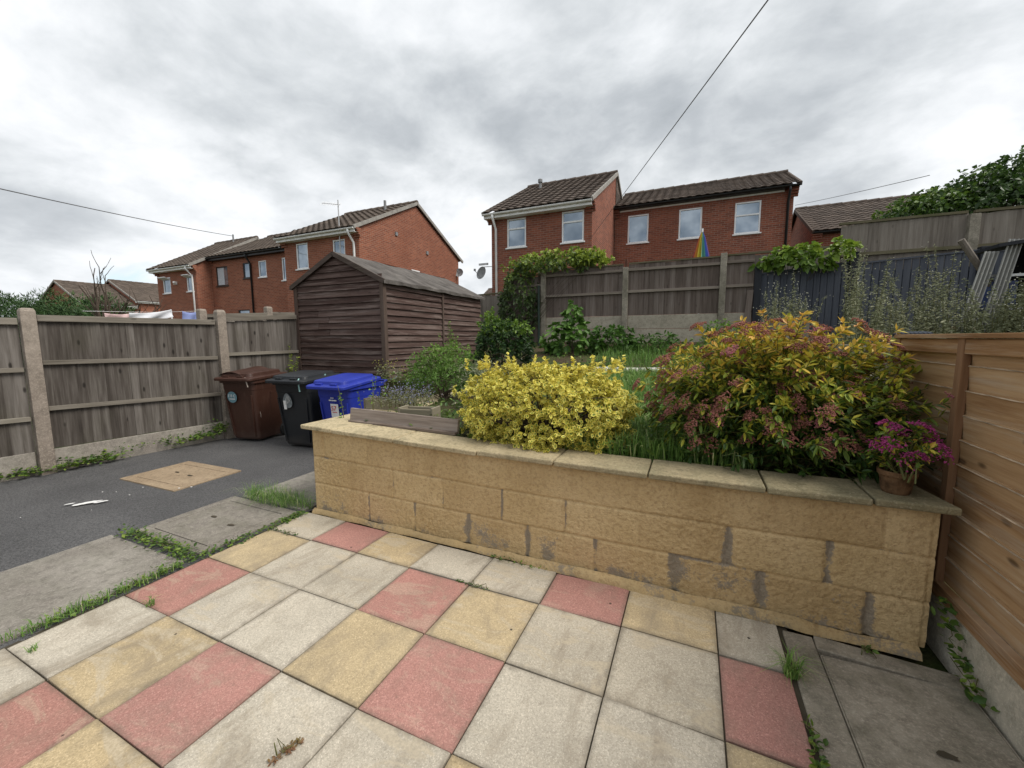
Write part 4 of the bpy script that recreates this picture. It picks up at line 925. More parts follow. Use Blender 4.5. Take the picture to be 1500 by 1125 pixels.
K1=(-27.8,-27.05,4.12,5.0);K2=(-25.5,-24.88,4.12,5.0)
g3=house('terraced_house','far left terraced brick house with open top windows and white downpipe',-28.35,-24.62,13.4,7.0,.8,5.55,7.55,[K1,K2],bm=BRL,tm=T_BRN,ov=(.25,.1),eo=.34,dpx=-24.85,group='terraced brick houses on the left')
for w_ in (K1,K2): window(g3,*w_,13.4,vent=True)
mb=MB(); mb.box(-26.6,-26.4,13.3,13.4,4.55,4.72); mb.tube([(-26.5,13.3,4.6),(-26.35,13.2,4.66)],.05,6); mb.build('security_light',UPVCG,g3)
mb=MB(); mb.tube([(-26.3,16.6,7.4),(-26.3,16.6,7.95)],.05,8); mb.build('roof_vent',LEAD,g3)
# far bungalows
b1=house('bungalow','distant brick bungalow gable with brown roof beyond the conifer hedge',-51.35,-47.85,13.95,8,1,4.5,6.4,[],bm=BRL,tm=T_BRN,eo=.3,group='distant bungalows'); b1.rotation_euler=(0,0,PI/2)
b2=house('bungalow','distant brown roof with grey verge beside the far left terraced house',-53.4,-45.8,19.55,8,1,5.0,6.9,[],bm=BRL,tm=T_BRN,eo=.3,group='distant bungalows'); b2.rotation_euler=(0,0,PI/2)
b3=house('bungalow','distant grey roof just above the shed between the brick houses',-20,-14,36,6,1.2,4.9,6.6,[],bm=BR,tm=T_DARK,eo=.3,group='distant bungalows')

exec_plants=True
# ------------------------------------------------------------------ plants
def U_(n): return rng.uniform(0,1,n)
# euonymus
t=empty('variegated_shrub',(-1.03,2.95,.7),'rounded yellow variegated shrub spilling over the wall coping','shrub')
mb=MB(); c=(-1.03,2.93,.93); r=(.665,.43,.335)
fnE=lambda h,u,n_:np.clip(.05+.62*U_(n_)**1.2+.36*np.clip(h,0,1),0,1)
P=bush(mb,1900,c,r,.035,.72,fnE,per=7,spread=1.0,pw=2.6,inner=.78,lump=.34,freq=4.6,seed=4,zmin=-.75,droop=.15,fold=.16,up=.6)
bush(mb,330,c,(r[0]*.88,r[1]*.88,r[2]*.88),.042,.78,fnE,per=6,pw=3,inner=.6,lump=.15,seed=5,zmin=-.9)
tips=[]
for k in range(34):
    x=c[0]+rng.uniform(-.6,.6); y=c[1]+rng.uniform(-.3,.25); z0=c[2]+r[2]*.9; hgt=rng.uniform(.02,.13); tips.append((x,y,z0+hgt))
    n_=14; s=np.linspace(0,1,n_); PP=np.stack([x+0*s,y+0*s,z0+hgt*s],1); D=rdir(n_)+np.array([0,0,.5]); leaves(mb,PP,D,D*0+np.array([[0,0,1.]]),.036,.75,np.clip(.6+.4*U_(n_),0,1),.1,.05)
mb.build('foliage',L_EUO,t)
mb=MB(); twigs(mb,(-1.02,2.95,.66),P[::9]*.97+np.array([-1.02,2.95,.8])*.03,.006); twigs(mb,(-1.02,2.95,1.1),tips,.003,3); mb.build('branches',BARK,t)

# spirea
def spirea(t,base,c,r,nst,L,flower,pink,seed,zmin=-.35,hue=None,fr=.05,nfl=45):
    lf_=MB(); st=MB(); fl=MB(); base=A(*base)
    d=rdir(nst*3); d=d[d[:,2]>zmin][:nst]; nst=len(d)
    lm=1+.24*(fbm(d*2.3+3,seed,3)-.5)*2; tips=np.array(c)+d*np.array(r)*(lm*rng.uniform(.62,1.12,nst))[:,None]
    for i in range(nst):
        tp=tips[i]; b=base+np.array([rng.normal()*.10*r[0]/.6,rng.normal()*.07,0]); Ln=np.linalg.norm(tp-b)
        s=np.linspace(0,1,9); bow=A(0,0,.22*Ln)+rng.normal(size=3)*.05*Ln
        pts=b+(tp-b)*s[:,None]+np.sin(PI*s)[:,None]*bow*.6
        st.tube(pts[::2],[.004,.0035,.003,.0022,.0015],4)
        nl=int(21*Ln/.6)+6; ss=rng.uniform(.3,1.0,nl)**.8; ss[-4:]=.99
        ps=np.stack([np.interp(ss,s,pts[:,k]) for k in range(3)],1)
        tg=unit(tp-pts[-3]); ra=rng.uniform(0,2*PI,nl); a=unit(np.cross(tg,A(.2,.3,.9))); bb=np.cross(tg,a)
        rd=a*np.cos(ra)[:,None]+bb*np.sin(ra)[:,None]; D=unit(tg*.65+rd*.85+np.array([0,0,.05]))
        hgt=(ps[:,2]-c[2])/r[2]; ex=np.abs(ps[:,0]-c[0])/r[0]
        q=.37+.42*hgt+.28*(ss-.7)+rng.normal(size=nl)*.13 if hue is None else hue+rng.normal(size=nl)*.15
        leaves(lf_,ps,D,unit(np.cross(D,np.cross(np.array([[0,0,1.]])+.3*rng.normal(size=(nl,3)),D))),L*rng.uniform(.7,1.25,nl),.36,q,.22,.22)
        if rng.uniform()<flower and d[i,2]>-.3:
            m=int(nfl*rng.uniform(.6,1.3)); rr=fr*rng.uniform(.65,1.35)*np.sqrt(U_(m)); an=U_(m)*2*PI
            ax=unit(tg+np.array([0,0,.6])); e1=unit(np.cross(ax,A(.1,.9,.2))); e2=np.cross(ax,e1)
            lob=1+.3*np.sin(an*3+i)
            Pf=tp+ax*(.012+.016*(1-(rr/fr)**2))[:,None]+(rr*lob*np.cos(an))[:,None]*e1+(rr*lob*np.sin(an))[:,None]*e2+rng.normal(size=(m,3))*.003
            florets(fl,Pf,.0043*rng.uniform(.8,1.4,m),np.clip(pink(tp,d[i])+rng.normal(size=m)*.13,0,1))
    o=lf_.build('foliage',L_SPI,t); st.build('stems',STEM,t); return fl
t=empty('flowering_shrub',(.55,2.95,.7),'large spirea shrub with orange and green leaves and rusty pink flowers','shrub')
def pk(tp,d): return .24+.22*max(0,-d[0])*(d[2]<.5)+.12*rng.normal()+.35*(rng.uniform()<.06)
fl=spirea(t,(.5,2.98,.68),(.52,2.97,1.0),(.74,.47,.60),720,.052,.27,pk,3,zmin=-.42,fr=.045,nfl=95)
fl.build('flower_seed_heads',F_PINK,t)
t2=empty('potted_plant',(.92,2.47,.732),'small potted spirea with bright magenta flowers on the wall corner','potted plant')
mb=MB(); mb.lathe([(.0,.0),(.05,.0),(.054,.01),(.066,.085),(.073,.087),(.075,.112),(.067,.112),(.064,.09),(0,.09)],(.92,2.47,.735),24); mb.build('pot',TERRA,t2,smooth=False,bevel=.003)
fl=spirea(t2,(.92,2.47,.83),(.945,2.46,.935),(.125,.11,.13),30,.042,.6,lambda tp,d:.62 if tp[2]>.9 else .1,8,zmin=-.35,hue=.52,fr=.036,nfl=60)
fl.build('flower_seed_heads',F_MAG,t2)

# generic bush thing
def bushthing(name,label,cat,base,parts,mat,group=None,bark=BARK,rt=.007):
    t=empty(name,base,label,cat,group); mb=MB(); PP=[]
    for kw in parts: PP.append(bush(mb,**kw))
    mb.build('foliage',mat,t); mb=MB(); P=np.concatenate(PP); c0=np.array(base)
    twigs(mb,base,P[::max(1,len(P)//24)]*.92+c0*.08,rt,4,.1); mb.build('branches',bark,t); return t
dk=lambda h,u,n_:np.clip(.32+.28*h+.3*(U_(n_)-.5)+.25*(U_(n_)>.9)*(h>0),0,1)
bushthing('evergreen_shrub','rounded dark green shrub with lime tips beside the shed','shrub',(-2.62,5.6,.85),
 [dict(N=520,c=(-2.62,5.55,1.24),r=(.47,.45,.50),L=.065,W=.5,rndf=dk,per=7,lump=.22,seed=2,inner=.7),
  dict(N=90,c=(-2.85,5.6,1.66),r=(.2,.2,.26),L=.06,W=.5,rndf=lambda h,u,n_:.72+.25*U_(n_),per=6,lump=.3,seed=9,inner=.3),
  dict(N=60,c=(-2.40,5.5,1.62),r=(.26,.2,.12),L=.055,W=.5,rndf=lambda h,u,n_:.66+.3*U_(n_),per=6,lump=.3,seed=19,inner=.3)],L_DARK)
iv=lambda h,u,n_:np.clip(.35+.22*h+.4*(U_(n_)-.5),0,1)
bushthing('ivy','ivy draped over the left end of the back fence','climber',(-3.9,9.2,1.4),
 [dict(N=520,c=(-3.95,9.25,2.35),r=(.52,.32,.85),L=.085,W=.7,rndf=iv,per=5,lump=.35,seed=12,inner=.7,zmin=-.9,droop=.4,up=0,simple=True),
  dict(N=420,c=(-3.15,9.4,3.2),r=(1.15,.4,.32),L=.1,W=.65,rndf=lambda h,u,n_:np.clip(.6+.25*h+.45*(U_(n_)-.5),0,1),per=5,lump=.35,seed=13,inner=.6,simple=True),
  dict(N=120,c=(-2.25,9.45,3.28),r=(.42,.35,.22),L=.11,W=.65,rndf=lambda h,u,n_:.7+.3*U_(n_),per=5,lump=.3,seed=14,inner=.6,simple=True)],L_IVY)
hzf=lambda h,u,n_:np.clip(.45+.2*h+.5*(U_(n_)-.5),0,1)
bushthing('broadleaf_shrub','young broad leaved shrub in front of the pale gravel boards','shrub',(-2.3,8.2,1.1),
 [dict(N=95,c=(-2.3,8.15,1.42),r=(.58,.35,.42),L=.16,W=.72,rndf=hzf,per=4,lump=.3,seed=22,inner=.5,droop=.3),
  dict(N=26,c=(-2.28,8.15,1.92),r=(.17,.15,.28),L=.13,W=.7,rndf=hzf,per=4,lump=.3,seed=23,inner=.3,droop=.3)],L_HAZ)
bushthing('bramble','dark bramble mound at the foot of the back fence','bramble',(-1.55,8.3,1.15),
 [dict(N=130,c=(-1.5,8.3,1.38),r=(.52,.35,.38),L=.1,W=.6,rndf=lambda h,u,n_:.12+.4*U_(n_),per=5,lump=.35,seed=24,inner=.6,droop=.3)],L_HAZ)
bushthing('fern','low dark fern clump right of the bramble','fern',(-.75,8.4,1.2),
 [dict(N=110,c=(-.7,8.4,1.3),r=(.6,.3,.28),L=.14,W=.25,rndf=lambda h,u,n_:.1+.5*U_(n_),per=5,lump=.4,seed=25,inner=.5,droop=.35)],L_HAZ)
bushthing('leafy_weed','soft green feathery weed left of the orange shrub top','weed',(.45,7.0,1.1),
 [dict(N=230,c=(.42,7.0,1.42),r=(.42,.35,.34),L=.06,W=.35,rndf=lambda h,u,n_:.3+.6*U_(n_),per=6,lump=.45,seed=26,inner=.4)],L_FRESH)
bushthing('vine','bright green vine leaves hanging over the blue fence','climber',(1.8,9.62,2.2),
 [dict(N=120,c=(1.68,9.35,2.93),r=(.6,.25,.30),L=.12,W=.85,rndf=lambda h,u,n_:np.clip(.35+.3*h+.5*(U_(n_)-.5),0,1),per=4,lump=.45,seed=27,inner=.4,droop=.4),
  dict(N=34,c=(2.40,9.4,3.03),r=(.25,.18,.2),L=.13,W=.85,rndf=lambda h,u,n_:.4+.5*U_(n_),per=4,lump=.4,seed=28,inner=.3,droop=.4)],L_VINE)
bushthing('garden_bush','loose bright green bush between the shed and the yellow shrub','shrub',(-2.72,4.1,.75),
 [dict(N=800,c=(-2.74,4.1,1.06),r=(.47,.4,.34),L=.045,W=.3,rndf=lambda h,u,n_:np.clip(.35+.3*h+.4*(U_(n_)-.5),0,1),per=6,lump=.45,seed=31,inner=.35,up=.8)],L_FRESH)
bushthing('garden_weed','pale sprawling weed clump behind the left of the yellow shrub','weed',(-2.1,4.0,.75),
 [dict(N=260,c=(-2.1,4.0,.95),r=(.36,.4,.32),L=.05,W=.32,rndf=lambda h,u,n_:.1+.75*U_(n_),per=5,lump=.5,seed=32,inner=.3,up=.6)],L_GREY)
# tall stem weeds
def stems(name,label,cat,spots,H,mat,ll,lw,per,tipm=None,group=None,lean=.12,tipr=.012,tipn=3,rf=None,sm=STEM):
    c=np.mean(np.array(spots),0); t=empty(name,tuple(c),label,cat,group); lm=MB(); sm_=MB(); tm=MB()
    for (x,y,z) in spots:
        h=H*rng.uniform(.6,1.08)*(1 if H<.8 else .62+.75*float(vn(A(x*2.6,y*1.5,H),5))); d=rng.normal(size=2)*lean*h; s=np.linspace(0,1,6); pts=np.stack([x+d[0]*s**1.6,y+d[1]*s**1.6,z+h*s],1)
        sm_.tube(pts,[.004*(1-.6*q) for q in s],4)
        n_=int(per*h); ss=rng.uniform(.12,1,n_); ps=np.stack([np.interp(ss,s,pts[:,k]) for k in range(3)],1); D=rdir(n_)*np.array([1,1,.5])+np.array([0,0,.35])
        side=rng.uniform(0,.09,n_)[:,None]*(1.1-ss)[:,None]*rdir(n_)
        leaves(lm,ps+side,D,rdir(n_)+np.array([0,0,1.]),ll*rng.uniform(.6,1.2,n_)*(1.25-.6*ss),lw,np.clip((.2+.65*U_(n_)) if rf is None else rf(ss,n_),0,1),.15,.3,simple=ll<.05)
        if tipm is not None:
            k=tipn; Pt=pts[-1]+rng.normal(size=(k,3))*np.array([.05,.05,.05]); florets(tm,Pt,tipr*rng.uniform(.6,1.2,k),U_(k))
    lm.build('foliage',mat,t); sm_.build('stems',sm,t)
    if tipm is not None: tm.build('flower_seed_heads',tipm,t)  # tall weeds carry pale seed heads here; lavender and yellow weed carry flowers
    return t
def sp(n_,x0,x1,y0,y1): return [(x,y,float(hz(x,y))) for x,y in zip(rng.uniform(x0,x1,n_),rng.uniform(y0,y1,n_))]
stems('tall_weed','wide bank of tall grey green weeds in front of the blue fence','weed',sp(105,1.8,3.0,6.3,7.3),1.08,L_GREY,.055,.3,110,F_WHITE,'tall weeds',tipr=.007,tipn=1)
stems('tall_weed','smaller clump of tall pale weeds before the left blue panel','weed',sp(48,1.0,1.6,7.2,8.2),.85,L_GREY,.055,.3,110,F_WHITE,'tall weeds',tipr=.008)
stems('tall_weed','dark tall weeds around the white sheets at the right edge','weed',sp(80,2.85,3.7,6.2,7.0),.95,L_GREY,.055,.35,110,F_WHITE,'tall weeds',rf=lambda s,n_:.05+.5*U_(n_),tipr=.008)
stems('tall_weed','thin leafy stems standing against the long side of the shed','weed',sp(9,-3.75,-3.2,5.1,5.7),1.0,L_FRESH,.07,.4,60,None,'tall weeds')
stems('garden_weed','wispy weed stems against the shed corner','weed',sp(26,-3.9,-2.9,4.75,5.2),.45,L_GREY,.05,.3,90,None,lean=.25)
stems('yellow_weed','yellow flowered weed beside the shed corner behind the blue bin','weed',sp(14,-4.6,-4.0,4.8,5.0),.28,L_GREY,.05,.35,70,F_YEL,tipr=.009,tipn=5,lean=.2)
stems('lavender','low blue flowered plant growing over the mossy planter','flower',[(x,y,.80) for x,y in zip(rng.uniform(-2.85,-2.4,60),rng.uniform(3.1,3.5,60))],.17,L_GREY,.03,.35,150,F_BLUE,lean=.5,tipr=.008,tipn=5)
stems('sprig_weed','thin round leaved sprigs in front of the blue bin','weed',[(-2.95+.05*rng.normal(),3.25+.25*rng.normal(),.72) for k in range(7)],.42,L_FRESH,.04,.75,45,None,lean=.2)
stems('fence_weed','small yellow green weed in the corner of the drive fence and shed','weed',[(-6.2+.06*rng.normal(),4.75,.3) for k in range(6)],1.0,L_IVY,.06,.5,55,None,rf=lambda s,n_:.6+.4*U_(n_),lean=.06)
# lawn grass & bed ground cover
mb=MB(); N=9000; x=rng.uniform(-.75,.35,N); y=2.66+rng.uniform(0,1,N)**1.3*3.7; x=x+ (y-2.7)*-.12
P=np.stack([x,y,np.array([hz(a,b) for a,b in zip(x,y)])-.01],1); blades(mb,P,rng.uniform(.10,.30,N)*(1-.08*(y-2.6)),rng.uniform(.1,.9,N),.0035,U_(N))
N=2500; x=rng.uniform(-1.6,1.1,N); y=rng.uniform(6.5,8.6,N); P=np.stack([x,y,np.array([hz(a,b) for a,b in zip(x,y)])],1); blades(mb,P,rng.uniform(.1,.3,N),rng.uniform(.1,.8,N),.004,U_(N)*.7)
N=3500; x=rng.uniform(-2.2,.4,N); y=rng.uniform(4.2,6.4,N); P=np.stack([x,y,np.array([hz(a,b) for a,b in zip(x,y)])],1); blades(mb,P,rng.uniform(.08,.2,N),rng.uniform(.1,.8,N),.004,U_(N))
kind(mb.build('lawn_grass',L_GRASS),'stuff')['label']='long uncut green grass of the lawn'
mb=MB(); N=5200; x=rng.uniform(-2.65,1.05,N); y=rng.uniform(2.66,8.8,N)*1.0; k=rng.uniform(size=N)<.5; y=np.where(k,2.64+np.abs(rng.normal(size=N))*.5,y)
x2=rng.uniform(-4.3,-2.4,1600); y2=rng.uniform(4.75,6,1600); x=np.concatenate([x,x2]); y=np.concatenate([y,y2]); N=len(x)
P=np.stack([x,y,np.array([hz(a,b) for a,b in zip(x,y)])+rng.uniform(0,.12,N)],1); D=rdir(N)*np.array([1,1,.5])+np.array([0,0,.3])
leaves(mb,P,D,rdir(N)*.5+np.array([0,0,1.]),.05*rng.uniform(.5,1.3,N),.5,U_(N)*.8,.15,.2); kind(mb.build('weed_ground_cover',L_WEED),'stuff')['label']='mixed low weeds covering the garden bed'

# patio weeds and tufts
def tuft(label,c,n_,h,r,lean=.9,w=.002,name='grass_tuft',elong=1,ang=0):
    mb=MB(); th=U_(n_)*2*PI; rr=np.sqrt(U_(n_))*r; lx=rr*np.cos(th)*elong; ly=rr*np.sin(th); ca,sa=math.cos(ang),math.sin(ang)
    P=np.stack([c[0]+lx*ca-ly*sa,c[1]+lx*sa+ly*ca,c[2]+0*th],1)
    blades(mb,P,h*rng.uniform(.4,1.1,n_),rng.uniform(.15,lean,n_),w,U_(n_)); return tag(mb.build(name,L_GRASS,None,loc=c),label,'grass','grass tufts in the paving joints')
tuft('spreading green grass tuft at the narrow pale slab by the wall end',(.455,1.98,0),95,.15,.03,1.3,.0018)
tuft('thick grass strip between the wall corner and the grey manhole cover',(-3.42,2.37,0),620,.2,.1,1.7,.0016,elong=4.2,ang=.02)
tuft('small lone grass tuft in the joint beside a yellow slab',(-2.72,1.10,0),34,.07,.02,1.2,.0016)
tuft('tiny grass tuft at the far left patio joint',(-2.83,.69,0),26,.05,.02,1.2,.0016)
tuft('grass patch at the front corner of the grey path slabs',(-3.02,1.05,0),240,.085,.045,1.1,.002,elong=8,ang=PI/2)
tuft('thin grass blades in the joint between pale foreground slabs',(-.2,1.12,0),26,.09,.012,.9,.0016)
tuft('sparse grass along the edge of the front path slab',(-3.06,.62,0),120,.06,.03,1.2,.0018,elong=9,ang=PI/2)
def creeper(label,pts,n_,L,sz=.03,name='creeping_weed',m=L_WEED,rv=None):
    t=empty(name,pts[0],label,'weed','weeds at the paving edges'); pts=np.array(pts,float); mb=MB(); q=np.linspace(0,1,len(pts)); s=U_(n_)
    P=np.stack([np.interp(s,q,pts[:,k]) for k in range(3)],1)+rng.normal(size=(n_,3))*np.array([sz,sz,0])+np.array([0,0,1])*np.abs(rng.normal(size=(n_,1)))*sz*.7
    D=rdir(n_)*np.array([1,1,.4])+np.array([0,0,.3]); leaves(mb,P,D,rdir(n_)*.6+np.array([0,0,1.]),L*rng.uniform(.5,1.3,n_),.55,U_(n_)*.9 if rv is None else rv(n_),.15,.15)
    mb.build('foliage',m,t); mb=MB(); 
    for k in range(max(3,n_//60)):
        a=rng.uniform(0,.8); ss=np.linspace(a,a+.2,4); mb.tube([np.array([np.interp(v,q,pts[:,j]) for j in range(3)])+rng.normal(size=3)*.012+A(0,0,.012) for v in ss],.0018,4)
    mb.build('stems',STEM,t); return t
creeper('green weeds along the patio edge beside the grey manhole cover',[(-3.03,1.45,0),(-3.0,1.75,0),(-2.99,2.1,0),(-2.98,2.3,0)],330,.028,.025)
creeper('reddish weed patch filling the corner between two path slabs',[(-3.92,1.49,0),(-3.6,1.5,0),(-3.3,1.5,0),(-3.05,1.47,0)],520,.03,.035)
creeper('weeds trailing along the front patio edge by the path slabs',[(-3.03,1.4,0),(-3.03,1.1,0),(-3.03,.75,0)],260,.025,.025)
creeper('leafy weeds along the foot of the drive fence nearest the camera',[(-6.78,1.0,.02),(-6.62,1.6,.02),(-6.5,2.1,.03),(-6.5,2.5,.02)],900,.045,.06)
creeper('leafy weed cluster at the fence foot beside the brown bin',[(-6.42,3.0,.05),(-6.38,3.3,.08),(-6.35,3.55,.1),(-6.36,3.62,.22)],420,.05,.06)
creeper('thin trailing weeds on the gravel board of the drive fence',[(-6.5,2.4,.12),(-6.46,2.9,.1),(-6.44,3.1,.16)],90,.035,.04)
creeper('dark leafy weed climbing out of the gap at the wall end',[(1.09,2.36,.3),(1.095,2.3,.18),(1.10,2.2,.06),(1.10,2.05,.02)],75,.045,.018)
creeper('small weed in the joint beside the red slab near the side path',[(.465,1.75,0),(.463,1.66,0),(.465,1.55,0),(.468,1.45,0)],60,.03,.014)
creeper('tiny green weed at the foot of the wall by the side path',[(.79,2.27,.01),(.82,2.27,.02)],20,.028,.012)
creeper('mossy clumps in the joint above a yellow slab',[(-1.27,1.993,0),(-1.16,1.992,0),(-1.05,1.991,0)],110,.012,.006,rv=lambda n_:U_(n_)*.3)
creeper('dry brown weed lying in a joint of the pale foreground slabs',[(-1.27,.91,0),(-1.28,.86,0),(-1.29,.80,0)],70,.016,.008,rv=lambda n_:.97+0*U_(n_))
creeper('brown moss in the joint near the pale corner slab',[(-3.0,1.995,0),(-2.85,1.993,0),(-2.7,1.992,0)],60,.016,.006,rv=lambda n_:U_(n_)*.3)
creeper('small weeds at the foot of the wall beside the pale slabs',[(-1.2,2.3,.01),(-1.0,2.3,.015),(-.8,2.3,.01)],45,.02,.012)

# tree at the right, hedge, bare tree
t=empty('leafy_tree',(5.6,12.2,1.5),'dark leafy tree rising behind the tall grey fence at the right','tree')
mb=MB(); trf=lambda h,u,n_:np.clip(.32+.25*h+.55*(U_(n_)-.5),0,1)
P=bush(mb,2000,(5.75,12.2,4.0),(1.7,1.1,.9),.115,.6,trf,per=6,lump=.35,freq=3.2,seed=41,inner=.45,simple=True,droop=.3,zmin=-.9)
bush(mb,1000,(4.65,12.0,3.95),(.95,.8,.62),.105,.62,lambda h,u,n_:np.clip(.5+.3*h+.5*(U_(n_)-.5),0,1),per=6,lump=.45,freq=2.6,seed=42,inner=.5,simple=True,droop=.3)
bush(mb,700,(6.4,12.4,4.65),(1.2,.8,.55),.115,.6,trf,per=6,lump=.45,seed=43,inner=.4,simple=True,droop=.3)
mb.build('crown',L_TREE,t); mb=MB(); mb.tube([(5.6,12.2,1.4),(5.62,12.2,2.4),(5.7,12.25,3.3)],[.14,.12,.09],8); twigs(mb,(5.68,12.22,3.0),P[::30],.035,5,.1); mb.build('trunk',BARK,t)
t=empty('conifer_hedge',(-17,6.3,0),'dark green conifer hedge behind the left end of the drive fence','hedge'); mb=MB()
cf=lambda h,u,n_:np.clip(.35+.2*h+.5*(U_(n_)-.5),0,1)
for k,(cx,cy,rx,rz) in enumerate(((-21.5,6.0,2.0,1.8),(-19.6,6.1,1.7,1.62),(-17.8,6.2,1.5,1.5),(-16.4,6.3,1.2,1.35),(-23.5,6,2,1.9))):
    bush(mb,1500,(cx,cy,1.25),(rx,.9,rz),.15,.2,cf,per=6,lump=.3,seed=50+k,inner=.75,simple=True,droop=-.1,up=.9,zmin=-.5)
mb.build('foliage',L_CON,t)
for cx in (-23.5,-21.5,-19.6,-17.8,-16.4): mb=MB(); mb.tube([(cx,6.1,0),(cx,6.1,2.4)],[.08,.03],6); mb.build('trunk',BARK,t)
t=empty('bare_tree',(-12.5,4.72,.2),'leafless tree with upright bare branches beyond the drive fence','tree'); mb=MB()
def grow(p,d,L,r,dep):
    n_=4; pts=[np.array(p)]; dd=np.array(d,float)
    for k in range(n_): dd=unit(dd+rng.normal(size=3)*.12+A(0,0,.10)); pts.append(pts[-1]+dd*L/n_)
    mb.tube(pts,[r*(1-.5*k/n_) for k in range(n_+1)],5)
    if dep>0:
        for k in range(rng.integers(2,4)):
            i=rng.integers(1,n_+1); grow(pts[i],unit(dd+rdir(1)[0]*.75+A(0,0,.3)),L*rng.uniform(.5,.75),r*.5,dep-1)
mb.tube([(-12.5,4.72,.2),(-12.5,4.74,1.2),(-12.48,4.77,1.75)],[.09,.08,.075],7); mb.build('trunk',BARK,t); mb=MB()
for k,(dx,dy,dz,L) in enumerate(((-.5,0,.9,.9),(-.15,.1,1,1.25),(-.3,-.2,1,1.1),(.25,.1,1,1.2),(.1,-.1,1,1.1),(.5,.3,.7,1.0),(.9,.5,.35,1.3),(1,.7,.15,1.2),(-.8,-.2,.6,.9),(.3,.3,.9,.9),(1,.9,.25,1.0),(.8,.6,.3,.8))): grow((-12.48,4.77,1.75-.04*k),unit(A(dx,dy,dz)),L*.8,.03,2)
mb.build('branches',BARK,t)

# ------------------------------------------------------------------ washing line, parasol, right-hand clutter, pole, wires
t=empty('washing_line',(-9,4.3,.2),'washing line with white prop beyond the drive fence','washing line'); mb=MB(); mb.tube([(-9.0,3.2,1.95),(-9,4.2,1.985),(-9,5.0,2.06)],.0025,4); mb.build('line',METAL,t); mb=MB(); mb.tube([(-9.05,4.5,.2),(-9.0,4.42,2.05)],.014,5); mb.build('prop',UPVC,t)
def cloth(name,label,cat,y0,y1,z0,z1,x,m,drop,seed,tilt=0):
    mb=MB(); n_=18; V=[]
    for j in range(7):
        for i in range(n_+1):
            u=i/n_; V.append((x+.05*math.sin(u*9+seed+j*.5)*j/6,y0+(y1-y0)*u+tilt*j/6,z0+(z1-z0)*u-.03*math.sin(PI*u)-drop*(j/6)*(1+.12*math.sin(seed+u*7))))
    mb.add(V,[[j*(n_+1)+i,j*(n_+1)+i+1,(j+1)*(n_+1)+i+1,(j+1)*(n_+1)+i] for j in range(6) for i in range(n_)]); o=mb.build(name,m,None,loc=(x,y0,z0),smooth=True)
    s=o.modifiers.new('s','SOLIDIFY'); s.thickness=.004; return tag(o,label,cat)
cloth('laundry','pink striped cloth lying on the washing line','laundry',3.45,3.9,1.93,1.97,-8.97,plain('pink_cloth',(.5,.36,.35),.9,.3,.1,14),.16,1)
cloth('laundry','white sheet slung over the washing line','laundry',3.75,4.38,1.95,2.045,-8.9,plain('white_cloth',(.62,.63,.66),.9,.08),.13,2)
cloth('laundry','pale blue cloth pegged at the right of the washing line','laundry',4.58,4.86,2.03,2.04,-8.95,plain('blue_cloth',(.22,.27,.5),.9,.15),.3,3)
t=empty('parasol',(.09,11.2,1.3),'closed rainbow striped parasol standing behind the back fence','parasol'); cols=[(.45,.05,.06),(.5,.2,.03),(.5,.42,.05),(.1,.3,.25),(.06,.12,.4),(.2,.1,.32)]
ms=[plain('parasol_stripe_%s'%nm,c_,.8,.1) for nm,c_ in zip(('red','orange','yellow','green','blue','violet'),cols)]
mb=MB(); n_=24; V=[]
for zi,(z,r_) in enumerate(((4.06,.012),(3.9,.06),(3.7,.095),(3.5,.135),(3.2,.17))):
    for k in range(n_): rr=r_*(1+.28*math.cos(k*PI)*(zi>0)); V.append((.09+rr*math.cos(2*PI*k/n_),11.2+rr*math.sin(2*PI*k/n_),z))
F=[];Mx=[]
for i in range(4):
    for k in range(n_): F.append([i*n_+k,(i+1)*n_+k,(i+1)*n_+(k+1)%n_,i*n_+(k+1)%n_]); Mx.append((k//2)%6)
mb.add(V,F,.5,Mx); mb.build('canopy',ms,t); mb=MB(); mb.tube([(.09,11.2,1.2),(.09,11.2,4.12)],.02,8); mb.build('pole',UPVC,t)
t=empty('lean_to',(3.75,7.3,1.3),'dark lean to shelter with pale panels at the right edge','shelter')
mb=MB(); mb.box(3.6,4.7,7.35,7.4,1.2,2.6); mb.build('dark_back',BLK,t)
mb=MB(); mb.obox((4.0,7.2,2.66),(.72,0,.10),(0,.3,0),(0,0,.02)); mb.build('roof',W_BLUED,t)
mb=MB(); mb.box(3.62,4.4,7.02,7.05,1.2,2.62); mb.build('grey_panel',plain('grey_sheet',(.3,.31,.3),.6,.15),t)
mb=MB(); mb.box(3.30,3.6,7.0,7.03,2.2,2.23); mb.box(3.3,3.6,7.0,7.03,1.8,1.83); mb.build('rail',METAL,t); mb=MB(); mb.box(3.33,3.55,7.04,7.2,1.84,2.15); mb.build('blue_crate',plain('dark_blue_plastic',(.04,.06,.16),.5,.5),t)
def sheet(label,p0,p1,w):
    mb=MB(); p0,p1=A(*p0),A(*p1); d=p1-p0; n_=12; V=[]
    for j in range(2):
        for i in range(n_+1): u=i/n_-.5; V.append(p0+d*j+A(w*u,.06*u+.018*(1 if (i//2)%2 else -1),0))
    mb.add(V,[[i,i+1,n_+2+i,n_+1+i] for i in range(n_)]); o=mb.build('plastic_sheet',plain('pale_profiled_sheet',(.3,.3,.285),.5,.1),None,loc=p0); s=o.modifiers.new('s','SOLIDIFY'); s.thickness=.012
    return tag(o,label,'plastic sheet','profiled sheets')
sheet('pale profiled plastic sheet leaning left among the tall weeds',(3.0,6.85,1.4),(3.24,6.95,2.5),.14)
sheet('taller pale profiled sheet leaning beside the dark lean to',(3.22,6.9,1.4),(3.45,6.98,2.63),.14)
